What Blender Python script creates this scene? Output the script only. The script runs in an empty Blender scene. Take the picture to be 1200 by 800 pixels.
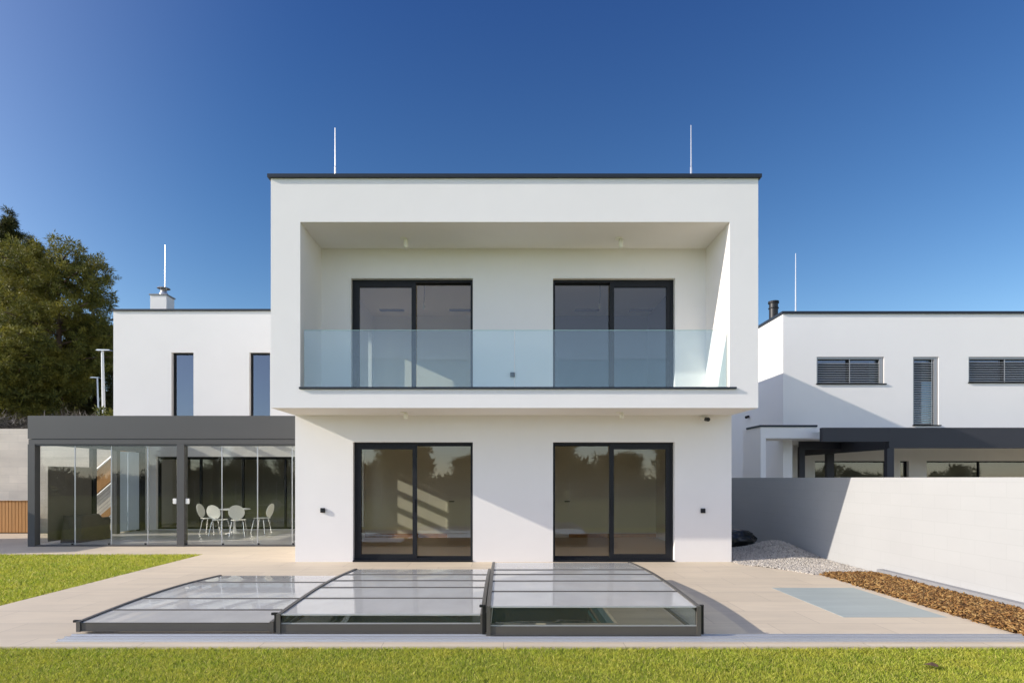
import bpy, bmesh, math, random
import numpy as np
from mathutils import Vector, noise as mnoise

random.seed(7)
rng = np.random.default_rng(11)
S = bpy.context.scene
COL = S.collection
F = 680.0            # focal length in photograph pixels (1200 wide)
EYE = 1.65
VX, VY = 590.0, 560.0


def at(px, py, Y):
    """world x, z of a photograph pixel at depth Y"""
    return (px - VX) * Y / F, EYE + (VY - py) * Y / F


# ------------------------------------------------------------------ materials
def new_mat(name):
    m = bpy.data.materials.new(name)
    m.use_nodes = True
    nt = m.node_tree
    for n in list(nt.nodes):
        nt.nodes.remove(n)
    out = nt.nodes.new('ShaderNodeOutputMaterial')
    return m, nt, out


def N(nt, t, **kw):
    n = nt.nodes.new(t)
    for k, v in kw.items():
        if k in n.inputs.keys() if isinstance(k, str) else False:
            n.inputs[k].default_value = v
        else:
            setattr(n, k, v)
    return n


def plain(name, col, rough=0.6, metal=0.0, var=0.06, scale=3.0, bump=0.0, bscale=80.0, spec=0.4, coat=0.0, stretch=(1, 1, 1)):
    """principled with slight procedural mottling and optional fine bump"""
    m, nt, out = new_mat(name)
    p = nt.nodes.new('ShaderNodeBsdfPrincipled')
    p.inputs['Roughness'].default_value = rough
    p.inputs['Metallic'].default_value = metal
    p.inputs['Specular IOR Level'].default_value = spec
    p.inputs['Coat Weight'].default_value = coat
    tc = nt.nodes.new('ShaderNodeTexCoord')
    mp = nt.nodes.new('ShaderNodeMapping')
    mp.inputs['Scale'].default_value = stretch
    nt.links.new(tc.outputs['Object'], mp.inputs['Vector'])
    no = nt.nodes.new('ShaderNodeTexNoise')
    no.inputs['Scale'].default_value = scale
    no.inputs['Detail'].default_value = 6.0
    no.inputs['Roughness'].default_value = 0.62
    nt.links.new(mp.outputs['Vector'], no.inputs['Vector'])
    mx = nt.nodes.new('ShaderNodeMix')
    mx.data_type = 'RGBA'
    a = [max(0.0, c * (1 - var)) for c in col] + [1]
    b = [min(1.0, c * (1 + var)) for c in col] + [1]
    mx.inputs[6].default_value = a
    mx.inputs[7].default_value = b
    nt.links.new(no.outputs['Fac'], mx.inputs[0])
    nt.links.new(mx.outputs[2], p.inputs['Base Color'])
    if bump > 0:
        n2 = nt.nodes.new('ShaderNodeTexNoise')
        n2.inputs['Scale'].default_value = bscale
        n2.inputs['Detail'].default_value = 3.0
        nt.links.new(mp.outputs['Vector'], n2.inputs['Vector'])
        bp = nt.nodes.new('ShaderNodeBump')
        bp.inputs['Strength'].default_value = bump
        bp.inputs['Distance'].default_value = 0.01
        nt.links.new(n2.outputs['Fac'], bp.inputs['Height'])
        nt.links.new(bp.outputs['Normal'], p.inputs['Normal'])
    nt.links.new(p.outputs[0], out.inputs['Surface'])
    return m


def glass(name, tint, ior=1.6, rough=0.0, dust=0.0, dustcol=(0.6, 0.6, 0.6), wob=0.0, gl=(1, 1, 1)):
    """thin pane: tinted see-through mixed with mirror by Fresnel, optional dusty diffuse film"""
    m, nt, out = new_mat(name)
    tr = nt.nodes.new('ShaderNodeBsdfTransparent')
    tr.inputs['Color'].default_value = (*tint, 1)
    g = nt.nodes.new('ShaderNodeBsdfGlossy')
    g.inputs['Roughness'].default_value = rough
    g.inputs['Color'].default_value = (*gl, 1)
    fr = nt.nodes.new('ShaderNodeFresnel')
    fr.inputs['IOR'].default_value = ior
    geo = nt.nodes.new('ShaderNodeNewGeometry')
    # the same Fresnel from either side of the pane
    mi = nt.nodes.new('ShaderNodeMix')
    mi.inputs[2].default_value = ior
    mi.inputs[3].default_value = 1.0 / ior
    nt.links.new(geo.outputs['Backfacing'], mi.inputs[0])
    nt.links.new(mi.outputs[0], fr.inputs['IOR'])
    if wob > 0:
        tc = nt.nodes.new('ShaderNodeTexCoord')
        no = nt.nodes.new('ShaderNodeTexNoise')
        no.inputs['Scale'].default_value = 1.1
        nt.links.new(tc.outputs['Object'], no.inputs['Vector'])
        bp = nt.nodes.new('ShaderNodeBump')
        bp.inputs['Strength'].default_value = wob
        bp.inputs['Distance'].default_value = 0.05
        nt.links.new(no.outputs['Fac'], bp.inputs['Height'])
        nt.links.new(bp.outputs['Normal'], g.inputs['Normal'])
    mx = nt.nodes.new('ShaderNodeMixShader')
    nt.links.new(fr.outputs[0], mx.inputs[0])
    base = tr
    if dust > 0:
        d = nt.nodes.new('ShaderNodeBsdfDiffuse')
        d.inputs['Color'].default_value = (*dustcol, 1)
        md = nt.nodes.new('ShaderNodeMixShader')
        tc2 = nt.nodes.new('ShaderNodeTexCoord')
        mp2 = nt.nodes.new('ShaderNodeMapping')
        mp2.inputs['Scale'].default_value = (1.6, 1.2, 1)
        n3 = nt.nodes.new('ShaderNodeTexNoise')
        n3.inputs['Scale'].default_value = 2.2
        n3.inputs['Detail'].default_value = 7
        nt.links.new(tc2.outputs['Object'], mp2.inputs['Vector'])
        nt.links.new(mp2.outputs['Vector'], n3.inputs['Vector'])
        mr = nt.nodes.new('ShaderNodeMapRange')
        mr.inputs['From Min'].default_value = 0.3
        mr.inputs['From Max'].default_value = 0.7
        mr.inputs['To Min'].default_value = dust * 0.94
        mr.inputs['To Max'].default_value = min(1, dust * 1.06)
        nt.links.new(n3.outputs['Fac'], mr.inputs['Value'])
        nt.links.new(mr.outputs[0], md.inputs[0])
        nt.links.new(tr.outputs[0], md.inputs[1])
        nt.links.new(d.outputs[0], md.inputs[2])
        base = md
    nt.links.new(base.outputs[0], mx.inputs[1])
    nt.links.new(g.outputs[0], mx.inputs[2])
    nt.links.new(mx.outputs[0], out.inputs['Surface'])
    return m


def island_mat(name, cols, rough=0.7, transl=0.0, patch=0.0, pscale=0.6, patchcol=None, spec=0.3):
    """colour picked per loose piece (blade, chip, stone, needle) plus broad patches"""
    m, nt, out = new_mat(name)
    geo = nt.nodes.new('ShaderNodeNewGeometry')
    rp = nt.nodes.new('ShaderNodeValToRGB')
    el = rp.color_ramp.elements
    while len(el) < len(cols):
        el.new(0.5)
    for i, c in enumerate(cols):
        el[i].position = i / max(1, len(cols) - 1)
        el[i].color = (*c, 1)
    nt.links.new(geo.outputs['Random Per Island'], rp.inputs[0])
    colout = rp.outputs[0]
    if patch > 0:
        tc = nt.nodes.new('ShaderNodeTexCoord')
        no = nt.nodes.new('ShaderNodeTexNoise')
        no.inputs['Scale'].default_value = pscale
        no.inputs['Detail'].default_value = 6
        no.inputs['Roughness'].default_value = 0.65
        nt.links.new(tc.outputs['Object'], no.inputs['Vector'])
        r2 = nt.nodes.new('ShaderNodeMapRange')
        r2.inputs['From Min'].default_value = 0.42
        r2.inputs['From Max'].default_value = 0.68
        r2.inputs['To Max'].default_value = patch
        nt.links.new(no.outputs['Fac'], r2.inputs['Value'])
        mx = nt.nodes.new('ShaderNodeMix')
        mx.data_type = 'RGBA'
        nt.links.new(r2.outputs[0], mx.inputs[0])
        nt.links.new(colout, mx.inputs[6])
        mx.inputs[7].default_value = (*(patchcol or cols[0]), 1)
        colout = mx.outputs[2]
    p = nt.nodes.new('ShaderNodeBsdfPrincipled')
    p.inputs['Roughness'].default_value = rough
    p.inputs['Specular IOR Level'].default_value = spec
    nt.links.new(colout, p.inputs['Base Color'])
    sh = p.outputs[0]
    if transl > 0:
        t = nt.nodes.new('ShaderNodeBsdfTranslucent')
        nt.links.new(colout, t.inputs['Color'])
        ms = nt.nodes.new('ShaderNodeMixShader')
        ms.inputs[0].default_value = transl
        nt.links.new(p.outputs[0], ms.inputs[1])
        nt.links.new(t.outputs[0], ms.inputs[2])
        sh = ms.outputs[0]
    nt.links.new(sh, out.inputs['Surface'])
    return m


def tile_mat(name, col, mortar, bw, bh, msize, rough=0.55, var=0.1, offset=0.5, streak=(0.35, 6, 1), axis='xy', bias=0.0, spec=0.4, mott=1.0):
    """large slabs with thin joints, slab-to-slab variation and veining"""
    m, nt, out = new_mat(name)
    tc = nt.nodes.new('ShaderNodeTexCoord')
    vec = tc.outputs['Object']
    if axis != 'xy':
        sp = nt.nodes.new('ShaderNodeSeparateXYZ')
        cb = nt.nodes.new('ShaderNodeCombineXYZ')
        nt.links.new(vec, sp.inputs[0])
        if axis == 'yz':
            nt.links.new(sp.outputs[1], cb.inputs[0])
        else:
            nt.links.new(sp.outputs[0], cb.inputs[0])
        nt.links.new(sp.outputs[2], cb.inputs[1])
        vec = cb.outputs[0]
    br = nt.nodes.new('ShaderNodeTexBrick')
    br.offset = offset
    br.inputs['Scale'].default_value = 1.0
    br.inputs['Brick Width'].default_value = bw
    br.inputs['Row Height'].default_value = bh
    br.inputs['Mortar Size'].default_value = msize
    br.inputs['Mortar Smooth'].default_value = 0.1
    br.inputs['Bias'].default_value = bias
    br.inputs['Color1'].default_value = (*[c * (1 - var) for c in col], 1)
    br.inputs['Color2'].default_value = (*[min(1, c * (1 + var)) for c in col], 1)
    br.inputs['Mortar'].default_value = (*mortar, 1)
    nt.links.new(vec, br.inputs['Vector'])
    mp = nt.nodes.new('ShaderNodeMapping')
    mp.inputs['Scale'].default_value = streak
    nt.links.new(vec, mp.inputs['Vector'])
    no = nt.nodes.new('ShaderNodeTexNoise')
    no.inputs['Scale'].default_value = 1.6
    no.inputs['Detail'].default_value = 8
    no.inputs['Roughness'].default_value = 0.6
    nt.links.new(mp.outputs[0], no.inputs['Vector'])
    hs = nt.nodes.new('ShaderNodeMix')
    hs.data_type = 'RGBA'
    hs.blend_type = 'MULTIPLY'
    hs.inputs[0].default_value = 1.0
    rp = nt.nodes.new('ShaderNodeValToRGB')
    rp.color_ramp.elements[0].position = 0.3
    rp.color_ramp.elements[0].color = (1 - 0.14 * mott, 1 - 0.15 * mott, 1 - 0.17 * mott, 1)
    rp.color_ramp.elements[1].position = 0.72
    rp.color_ramp.elements[1].color = (1 + 0.05 * mott, 1 + 0.04 * mott, 1, 1)
    nt.links.new(no.outputs['Fac'], rp.inputs[0])
    nt.links.new(br.outputs['Color'], hs.inputs[6])
    nt.links.new(rp.outputs[0], hs.inputs[7])
    p = nt.nodes.new('ShaderNodeBsdfPrincipled')
    p.inputs['Roughness'].default_value = rough
    p.inputs['Specular IOR Level'].default_value = spec
    nt.links.new(hs.outputs[2], p.inputs['Base Color'])
    bp = nt.nodes.new('ShaderNodeBump')
    bp.inputs['Strength'].default_value = 0.12
    bp.inputs['Distance'].default_value = 0.01
    nt.links.new(no.outputs['Fac'], bp.inputs['Height'])
    nt.links.new(bp.outputs[0], p.inputs['Normal'])
    nt.links.new(p.outputs[0], out.inputs['Surface'])
    return m


M = {}
M['plaster'] = plain('white_plaster', (0.83, 0.80, 0.765), 0.85, var=0.05, scale=0.7, bump=0.25, bscale=120, spec=0.2)
M['plaster_twin'] = plain('white_plaster_neighbour', (0.86, 0.83, 0.79), 0.85, var=0.035, scale=0.7, bump=0.25, bscale=120, spec=0.2)
M['soffit'] = plain('white_plaster_soffit', (0.79, 0.76, 0.71), 0.9, var=0.02, scale=1.0, spec=0.2)
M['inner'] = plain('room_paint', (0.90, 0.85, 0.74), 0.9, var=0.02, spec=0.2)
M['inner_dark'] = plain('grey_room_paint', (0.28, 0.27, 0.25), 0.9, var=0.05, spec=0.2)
M['frame'] = plain('anthracite_frame', (0.014, 0.015, 0.018), 0.5, var=0.08, spec=0.25)
M['trim'] = plain('dark_roof_trim', (0.020, 0.027, 0.040), 0.5, var=0.1, spec=0.3)
M['fascia'] = plain('grey_powder_coat', (0.076, 0.075, 0.074), 0.5, var=0.06, scale=1.5, spec=0.4)
M['fascia_twin'] = plain('charcoal_powder_coat', (0.036, 0.036, 0.043), 0.5, var=0.08, scale=1.5, spec=0.4)
M['encl'] = plain('enclosure_aluminium', (0.12, 0.11, 0.098), 0.42, metal=0.25, var=0.08, scale=4, spec=0.5)
M['black'] = plain('black_plastic', (0.012, 0.012, 0.013), 0.45, var=0.1)
M['bag'] = plain('black_foil', (0.014, 0.016, 0.015), 0.35, var=0.2, scale=9, spec=0.6)
M['silver'] = plain('brushed_aluminium', (0.62, 0.63, 0.65), 0.38, metal=0.6, var=0.06, scale=6, stretch=(0.3, 30, 30))
M['steel'] = plain('zinc_steel', (0.66, 0.64, 0.62), 0.35, metal=0.8, var=0.05)
M['whitepaint'] = plain('white_lacquer', (0.80, 0.79, 0.76), 0.35, var=0.02, spec=0.5)
M['cream'] = plain('cream_shell', (0.88, 0.86, 0.76), 0.4, var=0.02, spec=0.5)
M['chrome'] = plain('chromed_steel', (0.75, 0.74, 0.72), 0.25, metal=0.9, var=0.02)
M['wood'] = plain('oiled_larch', (0.42, 0.205, 0.06), 0.6, var=0.3, scale=2.2, stretch=(9, 9, 0.7))
M['inner_reflect'] = plain('sky_tinted_room', (0.17, 0.20, 0.26), 0.9, var=0.03, spec=0.2)  # blue sky reflection and dimness put into the wall colour
M['woodfloor'] = plain('oak_floor', (0.52, 0.36, 0.20), 0.4, var=0.2, scale=2, stretch=(0.6, 8, 1))
M['deck'] = tile_mat('beige_stone_slabs', (0.66, 0.56, 0.43), (0.46, 0.385, 0.30), 1.2, 0.6, 0.004, 0.6, var=0.045, offset=0.5, streak=(0.7, 3.0, 1), mott=0.75)
M['reflection_patch'] = tile_mat('blue_grey_reflection', (0.40, 0.45, 0.44), (0.37, 0.41, 0.40), 0.62, 0.9, 0.003, 0.5, var=0.02)  # tint of reflected light put into the slab colour
M['gardenwall'] = tile_mat('whitewashed_blocks', (0.42, 0.42, 0.42), (0.40, 0.40, 0.40), 0.5, 0.2, 0.006, 0.9, var=0.010, axis='yz', streak=(0.5, 0.9, 1), spec=0.2, mott=0.3)
M['blockwall'] = tile_mat('cream_blocks', (0.66, 0.60, 0.53), (0.58, 0.53, 0.47), 0.55, 0.25, 0.006, 0.9, var=0.05, axis='xz', streak=(0.6, 1.6, 1), spec=0.2)
M['kerb'] = plain('grey_kerb_concrete', (0.27, 0.27, 0.28), 0.85, var=0.15, scale=6, bump=0.3)
M['consfloor'] = tile_mat('grey_floor_tiles', (0.52, 0.50, 0.47), (0.44, 0.42, 0.4), 0.6, 0.6, 0.004, 0.35, var=0.03, offset=0.0)
M['slat'] = plain('blind_slat', (0.34, 0.34, 0.34), 0.4, metal=0.3, var=0.05)
M['screen'] = plain('dark_screen_fabric', (0.13, 0.115, 0.092), 0.8, var=0.15)
M['screen_light'] = plain('taupe_panel', (0.16, 0.145, 0.115), 0.8, var=0.1)
M['cover'] = plain('dark_cover_cloth', (0.075, 0.060, 0.047), 0.8, var=0.25, scale=6, bump=0.4, bscale=20)
M['skypanel'] = plain('sky_tinted_panel', (0.50, 0.60, 0.70), 0.4, var=0.03)  # blue of the reflected sky put into the panel colour
M['bark'] = plain('bark', (0.10, 0.065, 0.045), 0.95, var=0.35, scale=8, bump=0.6, bscale=30, stretch=(1, 1, 0.25))
M['soil'] = plain('lawn_soil', (0.20, 0.22, 0.05), 0.95, var=0.35, scale=5, bump=0.4, bscale=40, spec=0.1)
M['hill'] = plain('dry_hillside', (0.10, 0.085, 0.06), 0.95, var=0.4, scale=2.5, bump=0.6, bscale=12, spec=0.1)
M['mulchbase'] = plain('mulch_bed_soil', (0.15, 0.08, 0.03), 0.95, var=0.3, scale=20)
M['gravelbase'] = plain('gravel_bed', (0.46, 0.42, 0.36), 0.95, var=0.25, scale=60, bump=0.6, bscale=60)
M['pooltile'] = tile_mat('pool_liner', (0.16, 0.24, 0.26), (0.13, 0.2, 0.22), 0.3, 0.3, 0.004, 0.4, var=0.04)
M['rooftile'] = plain('far_roof', (0.22, 0.10, 0.07), 0.9, var=0.2)
M['leafdead'] = plain('dry_brown_leaf', (0.14, 0.08, 0.045), 0.8, var=0.3, scale=30)
M['roofing'] = plain('grey_roof_membrane', (0.3, 0.3, 0.3), 0.9, var=0.1)

M['win'] = glass('window_glass', (0.99, 0.985, 0.96), ior=1.55, wob=0.02)
M['win_blue'] = glass('mirror_window_glass', (0.4, 0.45, 0.5), ior=2.1, wob=0.02, gl=(0.80, 0.86, 1.0))
M['rail_glass'] = glass('balcony_glass', (0.88, 0.95, 0.965), ior=1.5, dust=0.04, dustcol=(0.55, 0.75, 0.85))
M['cons_glass'] = glass('conservatory_glass', (0.96, 0.965, 0.955), ior=1.4)
M['roof_glass'] = glass('conservatory_roof_glass', (0.92, 0.94, 0.92), ior=1.45)
M['poly'] = glass('enclosure_glazing', (0.84, 0.86, 0.86), ior=2.3, rough=0.004, dust=0.66, dustcol=(0.84, 0.82, 0.77))
M['poly_clear'] = glass('enclosure_clear_glazing', (0.78, 0.84, 0.84), ior=1.5, dust=0.03)
M['water'] = glass('pool_water_film', (0.35, 0.55, 0.55), ior=1.33, wob=0.15)
M['edge_glass'] = plain('green_glass_edge', (0.30, 0.48, 0.48), 0.2, var=0.02)

M['grass'] = island_mat('grass_blades', [(0.17, 0.25, 0.018), (0.34, 0.43, 0.035), (0.56, 0.60, 0.07), (0.42, 0.52, 0.04), (0.80, 0.70, 0.22), (0.24, 0.33, 0.025)],
                        0.6, 0.35, patch=0.6, pscale=2.2, patchcol=(0.66, 0.60, 0.09))
M['mulch'] = island_mat('bark_chips', [(0.06, 0.03, 0.012), (0.20, 0.10, 0.03), (0.34, 0.18, 0.055), (0.46, 0.29, 0.11), (0.13, 0.06, 0.02), (0.26, 0.12, 0.035)], 0.8)
M['stone'] = island_mat('gravel_stones', [(0.30, 0.27, 0.235), (0.48, 0.44, 0.385), (0.60, 0.55, 0.49), (0.40, 0.36, 0.315)], 0.85)
M['pine'] = island_mat('pine_needles', [(0.04, 0.046, 0.010), (0.09, 0.105, 0.022), (0.20, 0.19, 0.036), (0.06, 0.075, 0.016)], 0.6, 0.25, patch=0.7, pscale=0.9, patchcol=(0.34, 0.29, 0.045))
M['spruce'] = island_mat('spruce_needles', [(0.028, 0.036, 0.013), (0.065, 0.072, 0.02), (0.10, 0.098, 0.028)], 0.6, 0.15, patch=0.5, pscale=0.5, patchcol=(0.12, 0.105, 0.022))
M['dry'] = island_mat('dry_twigs', [(0.04, 0.035, 0.03), (0.10, 0.085, 0.07), (0.16, 0.14, 0.12), (0.06, 0.06, 0.025)], 0.9)
M['shrub'] = island_mat('shrub_leaves', [(0.06, 0.08, 0.015), (0.13, 0.14, 0.025), (0.18, 0.17, 0.03)], 0.6, 0.2)


# ------------------------------------------------------------------ mesh helper
def world_off(o):
    v = Vector((0, 0, 0))
    while o is not None:
        v += o.location
        o = o.parent
    return v


class MB:
    def __init__(self):
        self.v, self.f, self.mi = [], [], []
        self.cur = 0

    def quad(self, *p):
        b = len(self.v)
        self.v += [tuple(q) for q in p]
        self.f.append(tuple(range(b, b + len(p))))
        self.mi.append(self.cur)
        return self

    def box(self, x0, x1, y0, y1, z0, z1):
        b = len(self.v)
        self.v += [(x0, y0, z0), (x1, y0, z0), (x1, y1, z0), (x0, y1, z0), (x0, y0, z1), (x1, y0, z1), (x1, y1, z1), (x0, y1, z1)]
        for q in ((0, 3, 2, 1), (4, 5, 6, 7), (0, 1, 5, 4), (1, 2, 6, 5), (2, 3, 7, 6), (3, 0, 4, 7)):
            self.f.append(tuple(b + i for i in q))
            self.mi.append(self.cur)
        return self

    def wall(self, axis, w0, w1, u0, u1, v0, v1, holes=()):
        """plate with rectangular openings; holes are (u0,u1,v0,v1)"""
        us = sorted({u0, u1} | {h[0] for h in holes} | {h[1] for h in holes})
        vs = sorted({v0, v1} | {h[2] for h in holes} | {h[3] for h in holes})
        us = [u for u in us if u0 <= u <= u1]
        vs = [v for v in vs if v0 <= v <= v1]

        def P(u, v, w):
            return {'y': (u, w, v), 'x': (w, u, v), 'z': (u, v, w)}[axis]

        def solid(i, j):
            if i < 0 or j < 0 or i >= len(us) - 1 or j >= len(vs) - 1:
                return False
            cu, cv = (us[i] + us[i + 1]) / 2, (vs[j] + vs[j + 1]) / 2
            return not any(h[0] < cu < h[1] and h[2] < cv < h[3] for h in holes)
        flip = axis == 'x' or axis == 'z'
        for i in range(len(us) - 1):
            for j in range(len(vs) - 1):
                if not solid(i, j):
                    continue
                a, b, c, d = us[i], us[i + 1], vs[j], vs[j + 1]
                fs = [[P(a, c, w0), P(b, c, w0), P(b, d, w0), P(a, d, w0)],
                      [P(a, c, w1), P(a, d, w1), P(b, d, w1), P(b, c, w1)]]
                if not solid(i - 1, j):
                    fs.append([P(a, c, w0), P(a, d, w0), P(a, d, w1), P(a, c, w1)])
                if not solid(i + 1, j):
                    fs.append([P(b, c, w0), P(b, c, w1), P(b, d, w1), P(b, d, w0)])
                if not solid(i, j - 1):
                    fs.append([P(a, c, w0), P(a, c, w1), P(b, c, w1), P(b, c, w0)])
                if not solid(i, j + 1):
                    fs.append([P(a, d, w0), P(b, d, w0), P(b, d, w1), P(a, d, w1)])
                for q in fs:
                    self.quad(*(q[::-1] if flip else q))
        return self

    def tube(self, pts, r, seg=8, cap=True):
        pts = [Vector(p) for p in pts]
        rs = r if isinstance(r, (list, tuple)) else [r] * len(pts)
        b = len(self.v)
        for i, p in enumerate(pts):
            d = (pts[min(i + 1, len(pts) - 1)] - pts[max(i - 1, 0)]).normalized()
            ref = Vector((0, 0, 1)) if abs(d.z) < 0.9 else Vector((1, 0, 0))
            s = d.cross(ref).normalized()
            t = d.cross(s)
            for k in range(seg):
                a = 2 * math.pi * k / seg
                self.v.append(tuple(p + (s * math.cos(a) + t * math.sin(a)) * rs[i]))
        for i in range(len(pts) - 1):
            for k in range(seg):
                k2 = (k + 1) % seg
                self.f.append((b + i * seg + k, b + i * seg + k2, b + (i + 1) * seg + k2, b + (i + 1) * seg + k))
                self.mi.append(self.cur)
        if cap:
            self.f.append(tuple(b + k for k in range(seg))[::-1])
            self.f.append(tuple(b + (len(pts) - 1) * seg + k for k in range(seg)))
            self.mi += [self.cur] * 2
        return self

    def lathe(self, prof, cx, cy, seg=24):
        b = len(self.v)
        for (r, z) in prof:
            for k in range(seg):
                a = 2 * math.pi * k / seg
                self.v.append((cx + r * math.cos(a), cy + r * math.sin(a), z))
        for i in range(len(prof) - 1):
            for k in range(seg):
                k2 = (k + 1) % seg
                self.f.append((b + i * seg + k, b + i * seg + k2, b + (i + 1) * seg + k2, b + (i + 1) * seg + k))
                self.mi.append(self.cur)
        return self

    def prism(self, poly, h0, h1, axis='y'):
        """extrude a polygon: axis y -> poly in (x,z), axis x -> (y,z), axis z -> (x,y)"""
        def P(p, h):
            return {'y': (p[0], h, p[1]), 'x': (h, p[0], p[1]), 'z': (p[0], p[1], h)}[axis]
        n = len(poly)
        self.quad(*[P(p, h0) for p in poly])
        self.quad(*[P(p, h1) for p in poly][::-1])
        for i in range(n):
            a, c = poly[i], poly[(i + 1) % n]
            self.quad(P(a, h0), P(a, h1), P(c, h1), P(c, h0))
        return self

    def build(self, name, mat, parent=None, smooth=False, bevel=0.0, recalc=True):
        off = world_off(parent) if parent else Vector((0, 0, 0))
        me = bpy.data.meshes.new(name)
        me.from_pydata([(a - off.x, b - off.y, c - off.z) for a, b, c in self.v], [], self.f)
        mats = mat if isinstance(mat, list) else [mat]
        for m in mats:
            me.materials.append(m)
        if len(mats) > 1:
            me.polygons.foreach_set('material_index', self.mi)
        if recalc:
            bm = bmesh.new()
            bm.from_mesh(me)
            bmesh.ops.remove_doubles(bm, verts=bm.verts, dist=1e-5)
            bmesh.ops.recalc_face_normals(bm, faces=bm.faces)
            bm.to_mesh(me)
            bm.free()
        if smooth:
            me.polygons.foreach_set('use_smooth', [True] * len(me.polygons))
        o = bpy.data.objects.new(name, me)
        COL.objects.link(o)
        if parent:
            o.parent = parent
        if bevel:
            b = o.modifiers.new('bevel', 'BEVEL')
            b.width = bevel
            b.segments = 2
            b.limit_method = 'ANGLE'
        return o


def np_mesh(name, V, Fa, mat, parent=None, smooth=False):
    """V (n,3) array, Fa (m,k) array with constant k"""
    off = world_off(parent) if parent else Vector((0, 0, 0))
    V = V - np.array([off.x, off.y, off.z])
    me = bpy.data.meshes.new(name)
    k = Fa.shape[1]
    me.vertices.add(len(V))
    me.vertices.foreach_set('co', V.astype(np.float32).ravel())
    me.loops.add(Fa.size)
    me.loops.foreach_set('vertex_index', Fa.astype(np.int32).ravel())
    me.polygons.add(len(Fa))
    me.polygons.foreach_set('loop_start', np.arange(0, Fa.size, k, dtype=np.int32))
    me.polygons.foreach_set('loop_total', np.full(len(Fa), k, dtype=np.int32))
    me.update(calc_edges=True)
    me.validate()
    me.materials.append(mat)
    if smooth:
        me.polygons.foreach_set('use_smooth', [True] * len(me.polygons))
    o = bpy.data.objects.new(name, me)
    COL.objects.link(o)
    if parent:
        o.parent = parent
    return o


def thing(name, label, cat, loc=(0, 0, 0), group=None):
    o = bpy.data.objects.new(name, None)
    COL.objects.link(o)
    o.location = loc
    o.empty_display_size = 0.2
    o['label'] = label
    o['category'] = cat
    if group:
        o['group'] = group
    return o


def tag(o, label, cat, group=None):
    o['label'] = label
    o['category'] = cat
    if group:
        o['group'] = group
    return o


def kind(o, k):
    o['kind'] = k
    return o


def copy_tree(o, parent=None):
    c = o.copy()
    COL.objects.link(c)
    c.parent = parent
    for ch in list(o.children):
        copy_tree(ch, c)
    return c


# ------------------------------------------------------------------ layout
Y0, Y1 = 10.25, 11.45              # front of the projecting upper box, front of ground floor
XL, XR = -4.11, 4.50
ROOF = 7.0
YW = 18.4                          # left wing front
YC = 14.0                          # conservatory front
XC = -11.48                        # conservatory left side
YN = 18.6                          # neighbour front
XN = 8.96
XG = 6.5                           # garden wall face
YB = 16.0                          # back of the rooms


# ------------------------------------------------------------------ windows and doors
def sliding_door(parent, x0, x1, z0, z1, leaf_left, wallY):
    """two-pane patio door: outer frame, one sliding leaf with a deep frame, one fixed pane"""
    y = wallY + 0.10
    t = 0.05
    mb = MB()
    mb.box(x0, x1, y, y + 0.14, z1 - t, z1)
    mb.box(x0, x1, y, y + 0.14, z0, z0 + 0.035)
    mb.box(x0, x0 + t, y, y + 0.14, z0 + 0.035, z1 - t)
    mb.box(x1 - t, x1, y, y + 0.14, z0 + 0.035, z1 - t)
    d = mb.build('sliding_door', M['frame'], parent)
    xm = (x0 + x1) / 2
    if leaf_left:
        lx0, lx1, fx0, fx1 = x0 + t, xm + 0.06, xm + 0.06, x1 - t
    else:
        lx0, lx1, fx0, fx1 = xm - 0.06, x1 - t, x0 + t, xm - 0.06
    s = 0.085
    lf = MB()
    ya, yb = y + 0.012, y + 0.075
    lf.box(lx0, lx1, ya, yb, z1 - t - s, z1 - t)
    lf.box(lx0, lx1, ya, yb, z0 + 0.035, z0 + 0.035 + 0.07)
    lf.box(lx0, lx0 + s, ya, yb, z0 + 0.105, z1 - t - s)
    lf.box(lx1 - s, lx1, ya, yb, z0 + 0.105, z1 - t - s)
    lf.build('leaf_frame', M['frame'], d)
    MB().box(lx0 + s, lx1 - s, y + 0.04, y + 0.042, z0 + 0.105, z1 - t - s).build('pane', M['win'], d)
    e = 0.02
    MB().box(fx0, fx1, y + 0.08, y + 0.12, z1 - t - e, z1 - t).build('glazing_bead', M['frame'], d)
    MB().box(fx0, fx1, y + 0.08, y + 0.12, z0 + 0.035, z0 + 0.06).build('glazing_bead', M['frame'], d)
    MB().box(fx0, fx1, y + 0.099, y + 0.101, z0 + 0.06, z1 - t - e).build('pane', M['win'], d)
    hx = lx1 - s / 2 if leaf_left else lx0 + s / 2
    MB().box(hx - 0.012, hx + 0.012, ya - 0.03, ya - 0.002, z0 + 0.95, z0 + 1.2).build('handle', M['frame'], d, bevel=0.004)
    return d


def small_window(parent, x0, x1, z0, z1, wallY, mat='win_blue', mull=None):
    y = wallY + 0.12
    t = 0.05
    mb = MB()
    mb.box(x0, x1, y, y + 0.07, z1 - t, z1).box(x0, x1, y, y + 0.07, z0, z0 + t)
    mb.box(x0, x0 + t, y, y + 0.07, z0 + t, z1 - t).box(x1 - t, x1, y, y + 0.07, z0 + t, z1 - t)
    if mull:
        mb.box(mull - 0.03, mull + 0.03, y + 0.002, y + 0.068, z0 + t, z1 - t)
    w = mb.build('window', M['frame'], parent)
    MB().box(x0 + t, x1 - t, y + 0.034, y + 0.036, z0 + t, z1 - t).build('pane', M[mat], w)
    return w


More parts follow.
